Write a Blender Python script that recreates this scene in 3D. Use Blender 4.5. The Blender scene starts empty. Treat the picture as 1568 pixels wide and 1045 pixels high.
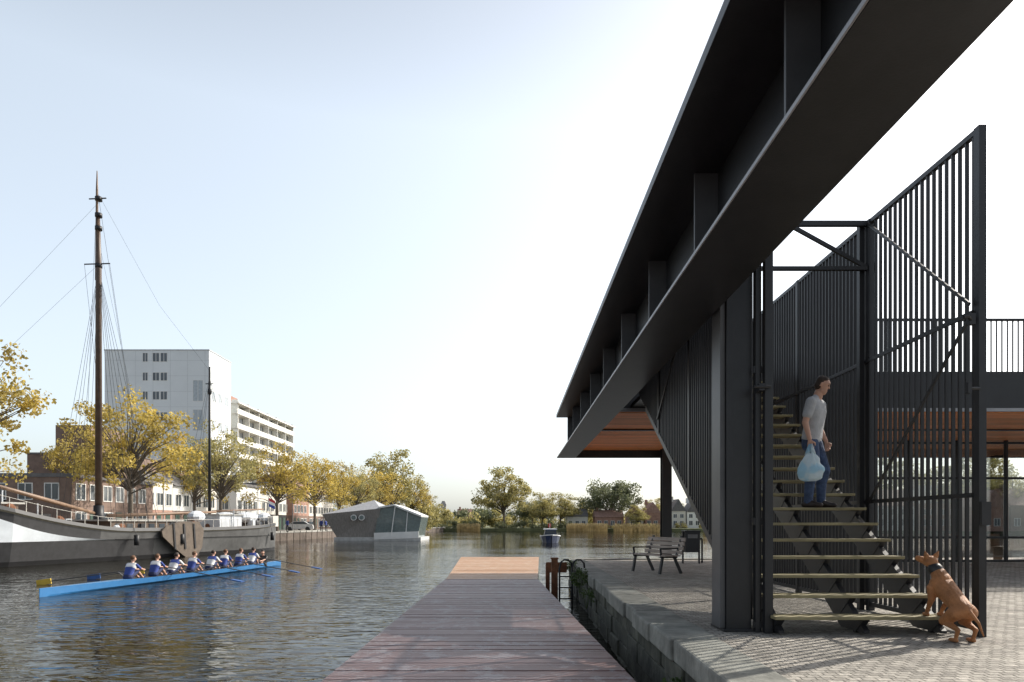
import bpy, math, random
import numpy as np
from mathutils import Vector, Matrix
from mathutils import noise as mn
random.seed(3)
rng=np.random.default_rng(5)
F=1045.0; CX=784.0; HY=803.0; CZ=1.21
SC=bpy.context.scene
def PX(px,d): return (px-CX)/F*d
def PZ(py,d): return CZ+(HY-py)/F*d

# ------------------------------------------------------------ materials
def newmat(name):
    m=bpy.data.materials.new(name); m.use_nodes=True
    nt=m.node_tree; b=nt.nodes['Principled BSDF']
    return m,nt,b
def mat(name,col,rough=.6,metal=0.,var=.2,scale=3.,bump=0.,bscale=40.,spec=.5,stretch=(1,1,1),island=0.):
    m,nt,b=newmat(name)
    N=nt.nodes; L=nt.links
    tc=N.new('ShaderNodeTexCoord'); mp=N.new('ShaderNodeMapping'); mp.inputs['Scale'].default_value=stretch
    L.new(tc.outputs['Object'],mp.inputs['Vector'])
    no=N.new('ShaderNodeTexNoise'); no.inputs['Scale'].default_value=scale; no.inputs['Detail'].default_value=6
    no.inputs['Roughness'].default_value=.65
    L.new(mp.outputs[0],no.inputs['Vector'])
    r=N.new('ShaderNodeMapRange'); r.inputs[1].default_value=.3; r.inputs[2].default_value=.7
    r.inputs[3].default_value=1-var; r.inputs[4].default_value=1+var
    L.new(no.outputs[0],r.inputs[0])
    src=r.outputs[0]
    if island>0:
        g=N.new('ShaderNodeNewGeometry'); r2=N.new('ShaderNodeMapRange')
        r2.inputs[3].default_value=1-island; r2.inputs[4].default_value=1+island
        L.new(g.outputs['Random Per Island'],r2.inputs[0])
        mu=N.new('ShaderNodeMath'); mu.operation='MULTIPLY'
        L.new(src,mu.inputs[0]); L.new(r2.outputs[0],mu.inputs[1]); src=mu.outputs[0]
    vm=N.new('ShaderNodeVectorMath'); vm.operation='SCALE'; vm.inputs[0].default_value=col
    L.new(src,vm.inputs['Scale']); L.new(vm.outputs[0],b.inputs['Base Color'])
    b.inputs['Roughness'].default_value=rough; b.inputs['Metallic'].default_value=metal
    b.inputs['Specular IOR Level'].default_value=spec
    if bump>0:
        n2=N.new('ShaderNodeTexNoise'); n2.inputs['Scale'].default_value=bscale; n2.inputs['Detail'].default_value=4
        L.new(mp.outputs[0],n2.inputs['Vector'])
        bp=N.new('ShaderNodeBump'); bp.inputs['Strength'].default_value=bump; bp.inputs['Distance'].default_value=.02
        L.new(n2.outputs[0],bp.inputs['Height']); L.new(bp.outputs[0],b.inputs['Normal'])
    return m
def leafmat(name,c1,c2,trans=.45):
    m,nt,b=newmat(name); N=nt.nodes; L=nt.links
    g=N.new('ShaderNodeNewGeometry'); tc=N.new('ShaderNodeTexCoord')
    no=N.new('ShaderNodeTexNoise'); no.inputs['Scale'].default_value=.55; no.inputs['Detail'].default_value=3
    L.new(tc.outputs['Object'],no.inputs['Vector'])
    ad=N.new('ShaderNodeMath'); ad.operation='MULTIPLY_ADD'; ad.inputs[1].default_value=.55
    L.new(g.outputs['Random Per Island'],ad.inputs[0])
    r=N.new('ShaderNodeMapRange'); r.inputs[1].default_value=.35; r.inputs[2].default_value=.68; r.inputs[3].default_value=-.1; r.inputs[4].default_value=.55
    L.new(no.outputs[0],r.inputs[0]); L.new(r.outputs[0],ad.inputs[2])
    cr=N.new('ShaderNodeMix'); cr.data_type='RGBA'; cr.inputs[6].default_value=(*c1,1); cr.inputs[7].default_value=(*c2,1)
    L.new(ad.outputs[0],cr.inputs[0])
    L.new(cr.outputs[2],b.inputs['Base Color']); b.inputs['Roughness'].default_value=.6
    t=N.new('ShaderNodeBsdfTranslucent'); L.new(cr.outputs[2],t.inputs['Color'])
    mx=N.new('ShaderNodeMixShader'); mx.inputs[0].default_value=trans
    out=N['Material Output']; L.new(b.outputs[0],mx.inputs[1]); L.new(t.outputs[0],mx.inputs[2]); L.new(mx.outputs[0],out.inputs[0])
    return m
def glassmat(name,tint=(.8,.86,.88),refl=.25):
    m,nt,b=newmat(name); N=nt.nodes; L=nt.links
    tr=N.new('ShaderNodeBsdfTransparent'); tr.inputs[0].default_value=(*tint,1)
    gl=N.new('ShaderNodeBsdfGlossy'); gl.inputs['Roughness'].default_value=.02
    mx=N.new('ShaderNodeMixShader'); mx.inputs[0].default_value=refl
    L.new(tr.outputs[0],mx.inputs[1]); L.new(gl.outputs[0],mx.inputs[2]); L.new(mx.outputs[0],N['Material Output'].inputs[0])
    return m

steel=mat('black_steel',(.018,.018,.020),rough=.42,var=.25,scale=2.5,bump=.05,bscale=60)
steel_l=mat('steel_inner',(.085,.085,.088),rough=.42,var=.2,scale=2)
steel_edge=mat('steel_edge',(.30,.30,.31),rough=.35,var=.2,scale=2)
ceilwood=mat('ceiling_wood',(.80,.32,.12),rough=.5,var=.25,scale=4,stretch=(.3,6,1),island=.2)
tread_m=mat('tread_wood',(.28,.24,.13),rough=.6,var=.3,scale=6,stretch=(.4,4,1),bump=.2)
stone=mat('coping_stone',(.21,.21,.185),rough=.85,var=.5,scale=2.2,bump=.6,bscale=14,island=.15)
wallstone=mat('quay_wall_stone',(.075,.075,.058),rough=.9,var=.6,scale=3,bump=1,bscale=7,island=.3)
white=mat('white_paint',(.78,.78,.76),rough=.5,var=.06,scale=1)
offw=mat('off_white',(.66,.63,.57),rough=.7,var=.12,scale=.6)
dark=mat('dark_paint',(.02,.02,.022),rough=.5,var=.2)
grey=mat('grey_paint',(.2,.2,.2),rough=.6,var=.3)
rust=mat('rust',(.18,.075,.035),rough=.85,var=.5,scale=8,bump=.5)
winglass=mat('window_glass',(.08,.095,.11),rough=.06,var=.3,scale=.3,spec=.8)
brick_d=mat('brick_dark',(.22,.155,.125),rough=.9,var=.25,scale=1.2,bump=.3)
brick_r=mat('brick_red',(.37,.22,.17),rough=.9,var=.25,scale=1.2)
rooftile=mat('roof_tiles',(.34,.21,.17),rough=.8,var=.3,scale=2)
roofdark=mat('roof_dark',(.15,.145,.145),rough=.8,var=.3,scale=2)
bark=mat('bark',(.15,.125,.10),rough=.9,var=.4,scale=5,bump=.5)
leaf_y=leafmat('leaves_yellow',(.26,.20,.05),(.80,.62,.16),.5)
leaf_yg=leafmat('leaves_yellow_green',(.22,.21,.09),(.64,.55,.22),.5)
leaf_g=leafmat('leaves_green_hazy',(.095,.115,.07),(.29,.30,.15),.35)  # greens lifted toward grey to paint distance haze into the leaves
leaf_w=leafmat('leaves_weed',(.03,.06,.015),(.12,.17,.04),.3)
reed_m=leafmat('reed_straw',(.2,.15,.06),(.55,.42,.2),.3)
grass_m=mat('grass',(.14,.15,.07),rough=.95,var=.4,scale=.3)
wallwood=mat('boat_timber',(.25,.235,.22),rough=.8,var=.3,scale=2,stretch=(5,5,.4))
hullgrey=mat('hull_grey',(.08,.08,.078),rough=.6,var=.45,scale=.8,bump=.2,bscale=8)
hullwhite=mat('hull_white',(.66,.70,.73),rough=.45,var=.15,scale=.8)
mastwood=mat('mast_wood',(.10,.065,.045),rough=.45,var=.3,scale=2)
sparwood=mat('spar_wood',(.22,.14,.09),rough=.5,var=.3,scale=2)
canvas=mat('canvas',(.6,.63,.66),rough=.9,var=.15,scale=2)

# ------------------------------------------------------------ mesh builder
class MB:
    def __init__(s): s.v=[]; s.f=[]; s.m=[]
    def add(s,vs,fs,m=0):
        o=len(s.v); s.v+= [tuple(v) for v in vs]
        for f in fs: s.f.append(tuple(i+o for i in f)); s.m.append(m)
    def box(s,x0,x1,y0,y1,z0,z1,m=0):
        s.add([(x0,y0,z0),(x1,y0,z0),(x1,y1,z0),(x0,y1,z0),(x0,y0,z1),(x1,y0,z1),(x1,y1,z1),(x0,y1,z1)],
              [(0,3,2,1),(4,5,6,7),(0,1,5,4),(1,2,6,5),(2,3,7,6),(3,0,4,7)],m)
    def bar(s,p0,p1,w,h,m=0,up=(0,0,1)):
        p0=Vector(p0);p1=Vector(p1);d=(p1-p0).normalized();u=Vector(up)
        if abs(d.dot(u))>.98: u=Vector((0,1,0))
        a=d.cross(u).normalized();b=a.cross(d).normalized()
        a*=w/2;b*=h/2
        s.add([p0-a-b,p0+a-b,p0+a+b,p0-a+b,p1-a-b,p1+a-b,p1+a+b,p1-a+b],
              [(0,3,2,1),(4,5,6,7),(0,1,5,4),(1,2,6,5),(2,3,7,6),(3,0,4,7)],m)
    def tube(s,pts,rad,seg=8,m=0):
        pts=[Vector(p) for p in pts]
        if not hasattr(rad,'__len__'): rad=[rad]*len(pts)
        o=len(s.v); n=len(pts)
        for i,p in enumerate(pts):
            d=(pts[min(i+1,n-1)]-pts[max(i-1,0)]).normalized()
            u=Vector((0,0,1)) if abs(d.z)<.9 else Vector((0,1,0))
            a=d.cross(u).normalized();b=a.cross(d).normalized()
            for k in range(seg):
                t=2*math.pi*k/seg
                s.v.append(tuple(p+a*math.cos(t)*rad[i]+b*math.sin(t)*rad[i]))
        for i in range(n-1):
            for k in range(seg):
                k2=(k+1)%seg
                s.f.append((o+i*seg+k,o+i*seg+k2,o+(i+1)*seg+k2,o+(i+1)*seg+k)); s.m.append(m)
        s.f.append(tuple(o+k for k in range(seg))[::-1]); s.m.append(m)
        s.f.append(tuple(o+(n-1)*seg+k for k in range(seg))); s.m.append(m)
    def prism(s,poly,fn,a,b,m=0):
        n=len(poly)
        vs=[fn(p[0],p[1],a) for p in poly]+[fn(p[0],p[1],b) for p in poly]
        fs=[tuple(range(n)),tuple(range(2*n-1,n-1,-1))]+[(i,i+n,(i+1)%n+n,(i+1)%n) for i in range(n)]
        s.add(vs,fs,m)
    def ell(s,c,r,seg=12,rings=8,m=0):
        vs=[];fs=[]
        for i in range(rings+1):
            p=math.pi*i/rings
            for k in range(seg):
                t=2*math.pi*k/seg
                vs.append((c[0]+r[0]*math.sin(p)*math.cos(t),c[1]+r[1]*math.sin(p)*math.sin(t),c[2]+r[2]*math.cos(p)))
        for i in range(rings):
            for k in range(seg):
                fs.append((i*seg+k,(i+1)*seg+k,(i+1)*seg+(k+1)%seg,i*seg+(k+1)%seg))
        s.add(vs,fs,m)
    def make(s,name,mats,parent=None,smooth=False,bevel=0,loc=None):
        me=bpy.data.meshes.new(name); me.from_pydata(s.v,[],s.f)
        for mm in mats: me.materials.append(mm)
        me.polygons.foreach_set('material_index',s.m)
        if smooth: me.polygons.foreach_set('use_smooth',[True]*len(s.f))
        me.update()
        ob=bpy.data.objects.new(name,me); SC.collection.objects.link(ob)
        if loc: ob.location=loc
        if parent: ob.parent=parent
        if bevel:
            md=ob.modifiers.new('b','BEVEL'); md.width=bevel; md.segments=2; md.limit_method='ANGLE'
        return ob
def empty(name,loc=(0,0,0)):
    e=bpy.data.objects.new(name,None); SC.collection.objects.link(e); e.location=loc; e.empty_display_size=.2
    return e

# ------------------------------------------------------------ world, sun, camera
SUN_EL=math.radians(38); SUN_AZ=math.radians(58)   # az from +Y toward +X
w=bpy.data.worlds.new("World"); SC.world=w; w.use_nodes=True
nt=w.node_tree; bg=nt.nodes['Background']; WN=nt.nodes; WL=nt.links
sk=WN.new('ShaderNodeTexSky'); sk.sky_type='NISHITA'; sk.sun_disc=False
sk.sun_elevation=SUN_EL; sk.sun_rotation=SUN_AZ; sk.air_density=1.0; sk.dust_density=3.0; sk.ozone_density=1.0
hs=WN.new('ShaderNodeHueSaturation'); hs.inputs['Saturation'].default_value=.6
# pale haze added to the sky; unseen zenith and rear dimmed to cut fill
wt_=WN.new('ShaderNodeTexCoord'); sx=WN.new('ShaderNodeSeparateXYZ'); WL.new(wt_.outputs['Generated'],sx.inputs[0])
r1=WN.new('ShaderNodeMapRange'); r1.inputs[1].default_value=.50; r1.inputs[2].default_value=.85; r1.inputs[3].default_value=1; r1.inputs[4].default_value=.05; WL.new(sx.outputs[2],r1.inputs[0])
dt=WN.new('ShaderNodeVectorMath'); dt.operation='DOT_PRODUCT'; dt.inputs[1].default_value=(.3,.954,0); WL.new(wt_.outputs['Generated'],dt.inputs[0])
r2=WN.new('ShaderNodeMapRange'); r2.inputs[1].default_value=-.2; r2.inputs[2].default_value=.45; r2.inputs[3].default_value=.42; r2.inputs[4].default_value=1; WL.new(dt.outputs['Value'],r2.inputs[0])
pr=WN.new('ShaderNodeMath'); pr.operation='MULTIPLY'; WL.new(r1.outputs[0],pr.inputs[0]); WL.new(r2.outputs[0],pr.inputs[1])
hz=WN.new('ShaderNodeVectorMath'); hz.operation='SCALE'; hz.inputs[0].default_value=(1.95,2.22,2.28); WL.new(pr.outputs[0],hz.inputs['Scale'])
g_=WN.new('ShaderNodeMath'); g_.operation='MULTIPLY_ADD'; g_.inputs[1].default_value=.5; g_.inputs[2].default_value=.75; WL.new(pr.outputs[0],g_.inputs[0])
sg=WN.new('ShaderNodeVectorMath'); sg.operation='SCALE'; WL.new(sk.outputs[0],hs.inputs['Color']); WL.new(hs.outputs[0],sg.inputs[0]); WL.new(g_.outputs[0],sg.inputs['Scale'])
ad=WN.new('ShaderNodeVectorMath'); ad.operation='ADD'; WL.new(sg.outputs[0],ad.inputs[0]); WL.new(hz.outputs[0],ad.inputs[1])
WL.new(ad.outputs[0],bg.inputs[0]); bg.inputs[1].default_value=.15
sd=Vector((math.cos(SUN_EL)*math.sin(SUN_AZ),math.cos(SUN_EL)*math.cos(SUN_AZ),math.sin(SUN_EL)))
sl=bpy.data.lights.new('sun','SUN'); sl.energy=5; sl.angle=math.radians(.5); sl.color=(1,.94,.84)
so=bpy.data.objects.new('sun',sl); SC.collection.objects.link(so); so.rotation_euler=sd.to_track_quat('Z','Y').to_euler(); so.location=(30,30,40)
cam=bpy.data.cameras.new('camera'); co=bpy.data.objects.new('camera',cam); SC.collection.objects.link(co)
co.location=(0,0,CZ); co.rotation_euler=(math.pi/2,0,0)
cam.sensor_width=36; cam.lens=F/1568*36; cam.shift_y=(HY-522.5)/1568; cam.clip_end=6000; cam.clip_start=.05
SC.camera=co
SC.view_settings.view_transform='Standard'; SC.view_settings.look='None'; SC.view_settings.exposure=0

# ------------------------------------------------------------ water & land
b=MB(); b.add([(-3000,-300,-4),(3000,-300,-4),(3000,4000,-4),(-3000,4000,-4)],[(0,1,2,3)])
b.make('ground',[mat('river_bed',(.04,.035,.025),rough=.95)])
wm,nt,bs=newmat('water'); N=nt.nodes;L=nt.links
tc=N.new('ShaderNodeTexCoord')
def wn(sc,st,rot=0,det=3):
    mp=N.new('ShaderNodeMapping'); mp.inputs['Scale'].default_value=st; mp.inputs['Rotation'].default_value=(0,0,rot)
    L.new(tc.outputs['Object'],mp.inputs['Vector'])
    n=N.new('ShaderNodeTexNoise'); n.inputs['Scale'].default_value=sc; n.inputs['Detail'].default_value=det; n.inputs['Distortion'].default_value=.5
    L.new(mp.outputs[0],n.inputs['Vector']); return n.outputs[0]
n1=wn(3.2,(.55,1.3,1),.25,2); n2=wn(.7,(.6,1.2,1),-.3,2); n3=wn(.04,(1,2,1))
# calmer (smoother) water far down the canal: ripple height falls with distance along Y
sy=N.new('ShaderNodeSeparateXYZ'); L.new(tc.outputs['Object'],sy.inputs[0])
fy=N.new('ShaderNodeMapRange'); fy.inputs[1].default_value=22; fy.inputs[2].default_value=80; fy.inputs[3].default_value=1; fy.inputs[4].default_value=.30; L.new(sy.outputs[1],fy.inputs[0])
b1=N.new('ShaderNodeBump'); b1.inputs['Distance'].default_value=.050
mr=N.new('ShaderNodeMapRange'); mr.inputs[1].default_value=.38;mr.inputs[2].default_value=.62;mr.inputs[3].default_value=.25;mr.inputs[4].default_value=1
L.new(n3,mr.inputs[0]); m1_=N.new('ShaderNodeMath'); m1_.operation='MULTIPLY'; L.new(mr.outputs[0],m1_.inputs[0]); L.new(fy.outputs[0],m1_.inputs[1])
L.new(m1_.outputs[0],b1.inputs['Strength']); L.new(n1,b1.inputs['Height'])
b2=N.new('ShaderNodeBump'); b2.inputs['Distance'].default_value=.075
m2_=N.new('ShaderNodeMath'); m2_.operation='MULTIPLY'; m2_.inputs[1].default_value=.6; L.new(fy.outputs[0],m2_.inputs[0]); L.new(m2_.outputs[0],b2.inputs['Strength'])
L.new(n2,b2.inputs['Height']); L.new(b1.outputs[0],b2.inputs['Normal'])
fr=N.new('ShaderNodeFresnel'); fr.inputs[0].default_value=1.33; L.new(b2.outputs[0],fr.inputs[1])
pw=N.new('ShaderNodeMath'); pw.operation='POWER'; pw.inputs[1].default_value=1.0; L.new(fr.outputs[0],pw.inputs[0])
df=N.new('ShaderNodeBsdfDiffuse'); df.inputs[0].default_value=(.020,.019,.013,1)
gl=N.new('ShaderNodeBsdfGlossy'); gl.inputs['Roughness'].default_value=.03; L.new(b2.outputs[0],gl.inputs['Normal'])
mx=N.new('ShaderNodeMixShader'); L.new(pw.outputs[0],mx.inputs[0]); L.new(df.outputs[0],mx.inputs[1]); L.new(gl.outputs[0],mx.inputs[2]); L.new(mx.outputs[0],N['Material Output'].inputs[0])
b=MB(); b.add([(-3000,-300,-1),(3000,-300,-1),(3000,4000,-1),(-3000,4000,-1)],[(0,1,2,3)]); b.make('water',[wm])

def poly_slab(name,poly,z0,z1,mats):
    b=MB(); b.prism(poly,lambda x,y,z:(x,y,z),z0,z1,0); return b.make(name,mats)
lb=[(-60,-60),(-40,20),(-36,45),(-32.5,70),(-31,90),(-30,115),(-29,150),(-24,190),(-22,218)]
poly_slab('left_bank',lb+[(-22,3800),(-2900,3800),(-2900,-60)],-3.9,.2,[mat('bank_paving',(.24,.225,.2),rough=.9,var=.2)])
poly_slab('far_bank',[(-21.9,216),(10,214),(60,205),(95,170),(110,60),(160,30),(2900,30),(2900,3800),(-21.9,3800)],-3.9,-.1,[grass_m])
b=MB()
for (x0,y0),(x1,y1) in zip(lb[:-1],lb[1:]):
    n=max(1,int(math.hypot(x1-x0,y1-y0)/2.5))
    for i in range(n):
        a=i/n;c=(i+1)/n-.01
        p=Vector((x0+(x1-x0)*a+.2,y0+(y1-y0)*a,0));q=Vector((x0+(x1-x0)*c+.2,y0+(y1-y0)*c,0))
        b.bar((p.x,p.y,-.9),(q.x,q.y,-.9),.5,1.9,0); b.bar((p.x,p.y,.17),(q.x,q.y,.17),.62,.26,1)
b.make('quay_wall',[mat('bank_brick',(.15,.12,.10),rough=.95,var=.4,island=.15),mat('bank_coping',(.34,.33,.30),rough=.9,island=.15)])

# quay (right) pavers
def ex(d): return 1.5+.018*d
pm,nt,bs=newmat('quay_pavers'); N=nt.nodes;L=nt.links
tc=N.new('ShaderNodeTexCoord'); mp=N.new('ShaderNodeMapping'); mp.inputs['Rotation'].default_value=(0,0,.06)
L.new(tc.outputs['Object'],mp.inputs['Vector'])
nd=N.new('ShaderNodeTexNoise'); nd.inputs['Scale'].default_value=4; L.new(mp.outputs[0],nd.inputs['Vector'])
mxv=N.new('ShaderNodeMix'); mxv.data_type='VECTOR'; mxv.inputs[0].default_value=.05; L.new(mp.outputs[0],mxv.inputs[4]); L.new(nd.outputs['Color'],mxv.inputs[5])
br=N.new('ShaderNodeTexBrick'); br.inputs['Scale'].default_value=1; br.inputs['Brick Width'].default_value=.11; br.inputs['Row Height'].default_value=.085; br.inputs['Mortar Size'].default_value=.008
br.inputs['Mortar Smooth'].default_value=.7
br.inputs['Color1'].default_value=(.24,.22,.19,1); br.inputs['Color2'].default_value=(.42,.385,.335,1); br.inputs['Mortar'].default_value=(.18,.165,.14,1)
L.new(mxv.outputs[1],br.inputs['Vector'])
ns=N.new('ShaderNodeTexNoise'); ns.inputs['Scale'].default_value=.9; ns.inputs['Detail'].default_value=10; ns.inputs['Roughness'].default_value=.78; L.new(tc.outputs['Object'],ns.inputs['Vector'])
mr=N.new('ShaderNodeMapRange'); mr.inputs[1].default_value=.3;mr.inputs[2].default_value=.7;mr.inputs[3].default_value=.55;mr.inputs[4].default_value=1.4; L.new(ns.outputs[0],mr.inputs[0])
vm=N.new('ShaderNodeVectorMath'); vm.operation='SCALE'; L.new(br.outputs[0],vm.inputs[0]); L.new(mr.outputs[0],vm.inputs['Scale']); L.new(vm.outputs[0],bs.inputs['Base Color'])
bs.inputs['Roughness'].default_value=.85
fn=N.new('ShaderNodeTexNoise'); fn.inputs['Scale'].default_value=16; fn.inputs['Detail'].default_value=5; L.new(tc.outputs['Object'],fn.inputs['Vector'])
ma=N.new('ShaderNodeMath'); ma.operation='MULTIPLY_ADD'; ma.inputs[1].default_value=-.6; L.new(br.outputs['Fac'],ma.inputs[0]); L.new(fn.outputs[0],ma.inputs[2])
bp=N.new('ShaderNodeBump'); bp.inputs['Distance'].default_value=.03; bp.inputs['Strength'].default_value=1; L.new(ma.outputs[0],bp.inputs['Height']); L.new(bp.outputs[0],bs.inputs['Normal'])
poly_slab('quay_pavement',[(ex(-12)+.3,-12),(160,-12),(160,24.6),(13,24.6),(12,23.4),(ex(23.2)+.3,23.2)],-3.9,0,[pm])
b=MB(); y=-4
while y<23.2:
    l=random.uniform(.85,1.25); y1=min(y+l,23.3)
    j=random.uniform(-.03,.03)
    vs=[(ex(y)+j,y,-.2),(ex(y)+.52,y,-.2),(ex(y1)+.52,y1-.012,-.2),(ex(y1)+j,y1-.012,-.2)]
    t=.03+random.uniform(-.008,.008)
    vs+=[(v[0],v[1],t) for v in vs]
    b.add(vs,[(0,3,2,1),(4,5,6,7),(0,1,5,4),(1,2,6,5),(2,3,7,6),(3,0,4,7)]); y=y1
x=ex(23.2)+.1
while x<13:
    x1=x+random.uniform(.9,1.2); b.box(x,x1-.012,23.15,23.6,-.2,.04); x=x1
b.make('kerb_stone',[stone],bevel=.025)
b=MB()
z=-.2
while z>-1.3:
    h=random.uniform(.16,.30); y=-4+random.uniform(0,.3)
    while y<23.2:
        l=random.uniform(.35,.9); j=random.uniform(.03,.09)
        b.box(ex(y)+j,ex(y)+j+.5,y,y+l-.012,z-h+.01,z); y+=l
    z-=h
b.make('quay_wall',[wallstone],bevel=.02)
b=MB(); b.box(ex(23)+.1,12,23.1,23.45,-1.6,-.2); b.make('quay_wall',[wallstone])

# ------------------------------------------------------------ jetty
def woodmat(name,c1,c2,pale):
    m,nt,bs=newmat(name); N=nt.nodes;L=nt.links
    tc=N.new('ShaderNodeTexCoord'); g=N.new('ShaderNodeNewGeometry')
    a=N.new('ShaderNodeTexNoise'); a.inputs['Scale'].default_value=2.2; a.inputs['Detail'].default_value=10; a.inputs['Roughness'].default_value=.8; L.new(tc.outputs['Object'],a.inputs['Vector'])
    mp=N.new('ShaderNodeMapping'); mp.inputs['Scale'].default_value=(1.2,30,1); L.new(tc.outputs['Object'],mp.inputs['Vector'])
    f=N.new('ShaderNodeTexNoise'); f.inputs['Scale'].default_value=2; f.inputs['Detail'].default_value=5; L.new(mp.outputs[0],f.inputs['Vector'])
    s1=N.new('ShaderNodeMath'); s1.operation='ADD'; L.new(f.outputs[0],s1.inputs[0]); L.new(g.outputs['Random Per Island'],s1.inputs[1])
    s2=N.new('ShaderNodeMath'); s2.operation='MULTIPLY'; s2.inputs[1].default_value=.6; L.new(s1.outputs[0],s2.inputs[0])
    mx=N.new('ShaderNodeMix'); mx.data_type='RGBA'; mx.inputs[6].default_value=(*c1,1); mx.inputs[7].default_value=(*c2,1); L.new(s2.outputs[0],mx.inputs[0])
    r=N.new('ShaderNodeMapRange'); r.inputs[1].default_value=.51; r.inputs[2].default_value=.58;r.inputs[3].default_value=0;r.inputs[4].default_value=.75; L.new(a.outputs[0],r.inputs[0])
    m2=N.new('ShaderNodeMix'); m2.data_type='RGBA'; m2.inputs[7].default_value=(*pale,1); L.new(r.outputs[0],m2.inputs[0]); L.new(mx.outputs[2],m2.inputs[6])
    L.new(m2.outputs[2],bs.inputs['Base Color'])
    rr=N.new('ShaderNodeMapRange'); rr.inputs[3].default_value=.3; rr.inputs[4].default_value=.7; L.new(a.outputs[0],rr.inputs[0]); L.new(rr.outputs[0],bs.inputs['Roughness'])
    bp=N.new('ShaderNodeBump'); bp.inputs['Strength'].default_value=.5; bp.inputs['Distance'].default_value=.01; L.new(f.outputs[0],bp.inputs['Height']); L.new(bp.outputs[0],bs.inputs['Normal'])
    return m
jw=woodmat('jetty_wood',(.16,.09,.08),(.27,.17,.16),(.40,.36,.37)); jw2=woodmat('jetty_wood_sunlit',(.36,.19,.09),(.52,.30,.16),(.55,.42,.3))
E=empty('wooden_jetty')
def jl(d): return -1.955 if d<20 else -1.93-(d-20)/13*.55
def jr(d): return 1.55-.04*d if d<20 else .75+(d-20)/13*.55
b=MB(); y=-3.
while y<33.4:
    pale=1 if y>19.9 else 0  # far boards take a second wood with sunlight painted into its colour
    z=-.40+random.uniform(-.004,.004); y1=y+.142
    b.add([(jl(y),y,z-.04),(jr(y),y,z-.04),(jr(y1),y1-.012,z-.04),(jl(y1),y1-.012,z-.04),(jl(y),y,z),(jr(y),y,z),(jr(y1),y1-.012,z),(jl(y1),y1-.012,z)],
      [(0,3,2,1),(4,5,6,7),(0,1,5,4),(1,2,6,5),(2,3,7,6),(3,0,4,7)],pale)
    y=y1
b.make('deck_boards',[jw,jw2],parent=E)
b=MB()
for f0 in (jl,jr):
    s=1 if f0 is jl else -1
    for a,c in ((-3,19.9),(20,33.3)):
        b.bar((f0(a)+s*.06,a,-.56),(f0(c)+s*.06,c,-.56),.1,.22)
        b.bar((f0(a)+s*.9,a,-.56),(f0(c)+s*.9,c,-.56),.1,.22)
b.box(jl(33.3),jr(33.3),33.2,33.32,-.66,-.45)
for y in range(-2,34,4):
    for f0 in (jl,jr):
        s=1 if f0 is jl else -1
        b.tube([(f0(y)+s*.2,y,-4),(f0(y)+s*.2,y,-.46)],.12,10)
b.make('substructure',[dark],parent=E)

# ------------------------------------------------------------ pavilion: beam, slab, ceiling, glass
E=empty('waterfront_pavilion')
ZB=CZ+2.43; ZS=CZ+3.2
b=MB()
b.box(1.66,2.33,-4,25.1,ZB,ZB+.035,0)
b.box(1.645,1.658,-4,25.1,ZB+.001,ZB+.034,1)  # pale strip paints the sky-lit highlight along the flange's outer edge
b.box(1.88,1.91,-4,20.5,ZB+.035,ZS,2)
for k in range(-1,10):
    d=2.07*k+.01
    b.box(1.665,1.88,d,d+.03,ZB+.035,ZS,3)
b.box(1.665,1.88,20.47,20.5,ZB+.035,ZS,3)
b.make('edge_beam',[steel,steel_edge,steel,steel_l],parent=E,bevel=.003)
b=MB(); b.box(1.33,2.9,-4,20.5,ZS,ZS+.09,0)
b.make('roof_slab',[steel],parent=E,bevel=.004)
b=MB()
b.box(2.34,32,16.3,16.42,3.98,4.8,0)
b.box(2.34,32,16.42,25.0,4.1,4.3,0)
b.box(2.34,32,24.9,25.1,ZB,4.1,0)
b.box(2.335,2.36,16.4,25.0,ZB+.04,4.12,0)
b.box(2.4,32,19.3,19.45,3.86,3.99,0)
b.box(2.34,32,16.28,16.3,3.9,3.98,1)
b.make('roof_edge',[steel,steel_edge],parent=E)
b=MB(); y=16.5
while y<24.85:
    b.box(2.4,32,y,y+.075,3.9,3.925); y+=.11
b.box(2.4,32,16.45,24.9,3.96,3.99)
b.make('timber_ceiling',[ceilwood],parent=E)
b=MB()
def hcol(x0,x1,y0,y1,z1,m=0):
    t=.03
    b.box(x0,x1,y0,y0+t,0,z1,m); b.box(x0,x1,y1-t,y1,0,z1,m); b.box((x0+x1)/2-.015,(x0+x1)/2+.015,y0+t,y1-t,0,z1,m)
    b.box(x0-.05,x1+.05,y0-.05,y1+.05,0.004,.03,m)
hcol(2.42,2.70,7.7,8.1,ZS)
b.box(2.36,2.42,7.74,8.06,0.03,ZS,1)
for x in (5.5,19,26): hcol(x-.17,x+.17,24.2,24.55,ZB+.3)
for x in (19,26): hcol(x-.15,x+.15,16.9,17.2,4.0)
b.make('steel_columns',[steel,steel_l],parent=E,bevel=.004)
b=MB(); b.box(11.2,32,21.9,21.94,.15,3.9,0); b.make('glass_front',[glassmat('pavilion_glass',(.9,.94,.95),.3)],parent=E)
b=MB()
x=11.2
while x<32: b.box(x-.03,x+.03,21.84,21.97,0.0,3.9); x+=1.55
for z in (.0,.75,2.65,3.78): b.box(11.2,32,21.86,21.96,z,z+.07)
b.make('window_frames',[dark],parent=E)
b=MB()
for x in (13,15.4,18,21):
    b.box(x,x+.9,23,23.8,.70,.75,0); b.bar((x+.45,23.4,0),(x+.45,23.4,.7),.06,.06,0)
    for s in (-.35,1.0): b.box(x+s,x+s+.38,23.1,23.5,.42,.46,0); b.box(x+s,x+s+.38,23.48,23.52,.46,.88,0); b.bar((x+s+.19,23.3,0),(x+s+.19,23.3,.42),.3,.04,0)
b.make('cafe_tables',[mat('cafe_wood',(.25,.15,.08),rough=.5)],parent=E)
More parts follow.
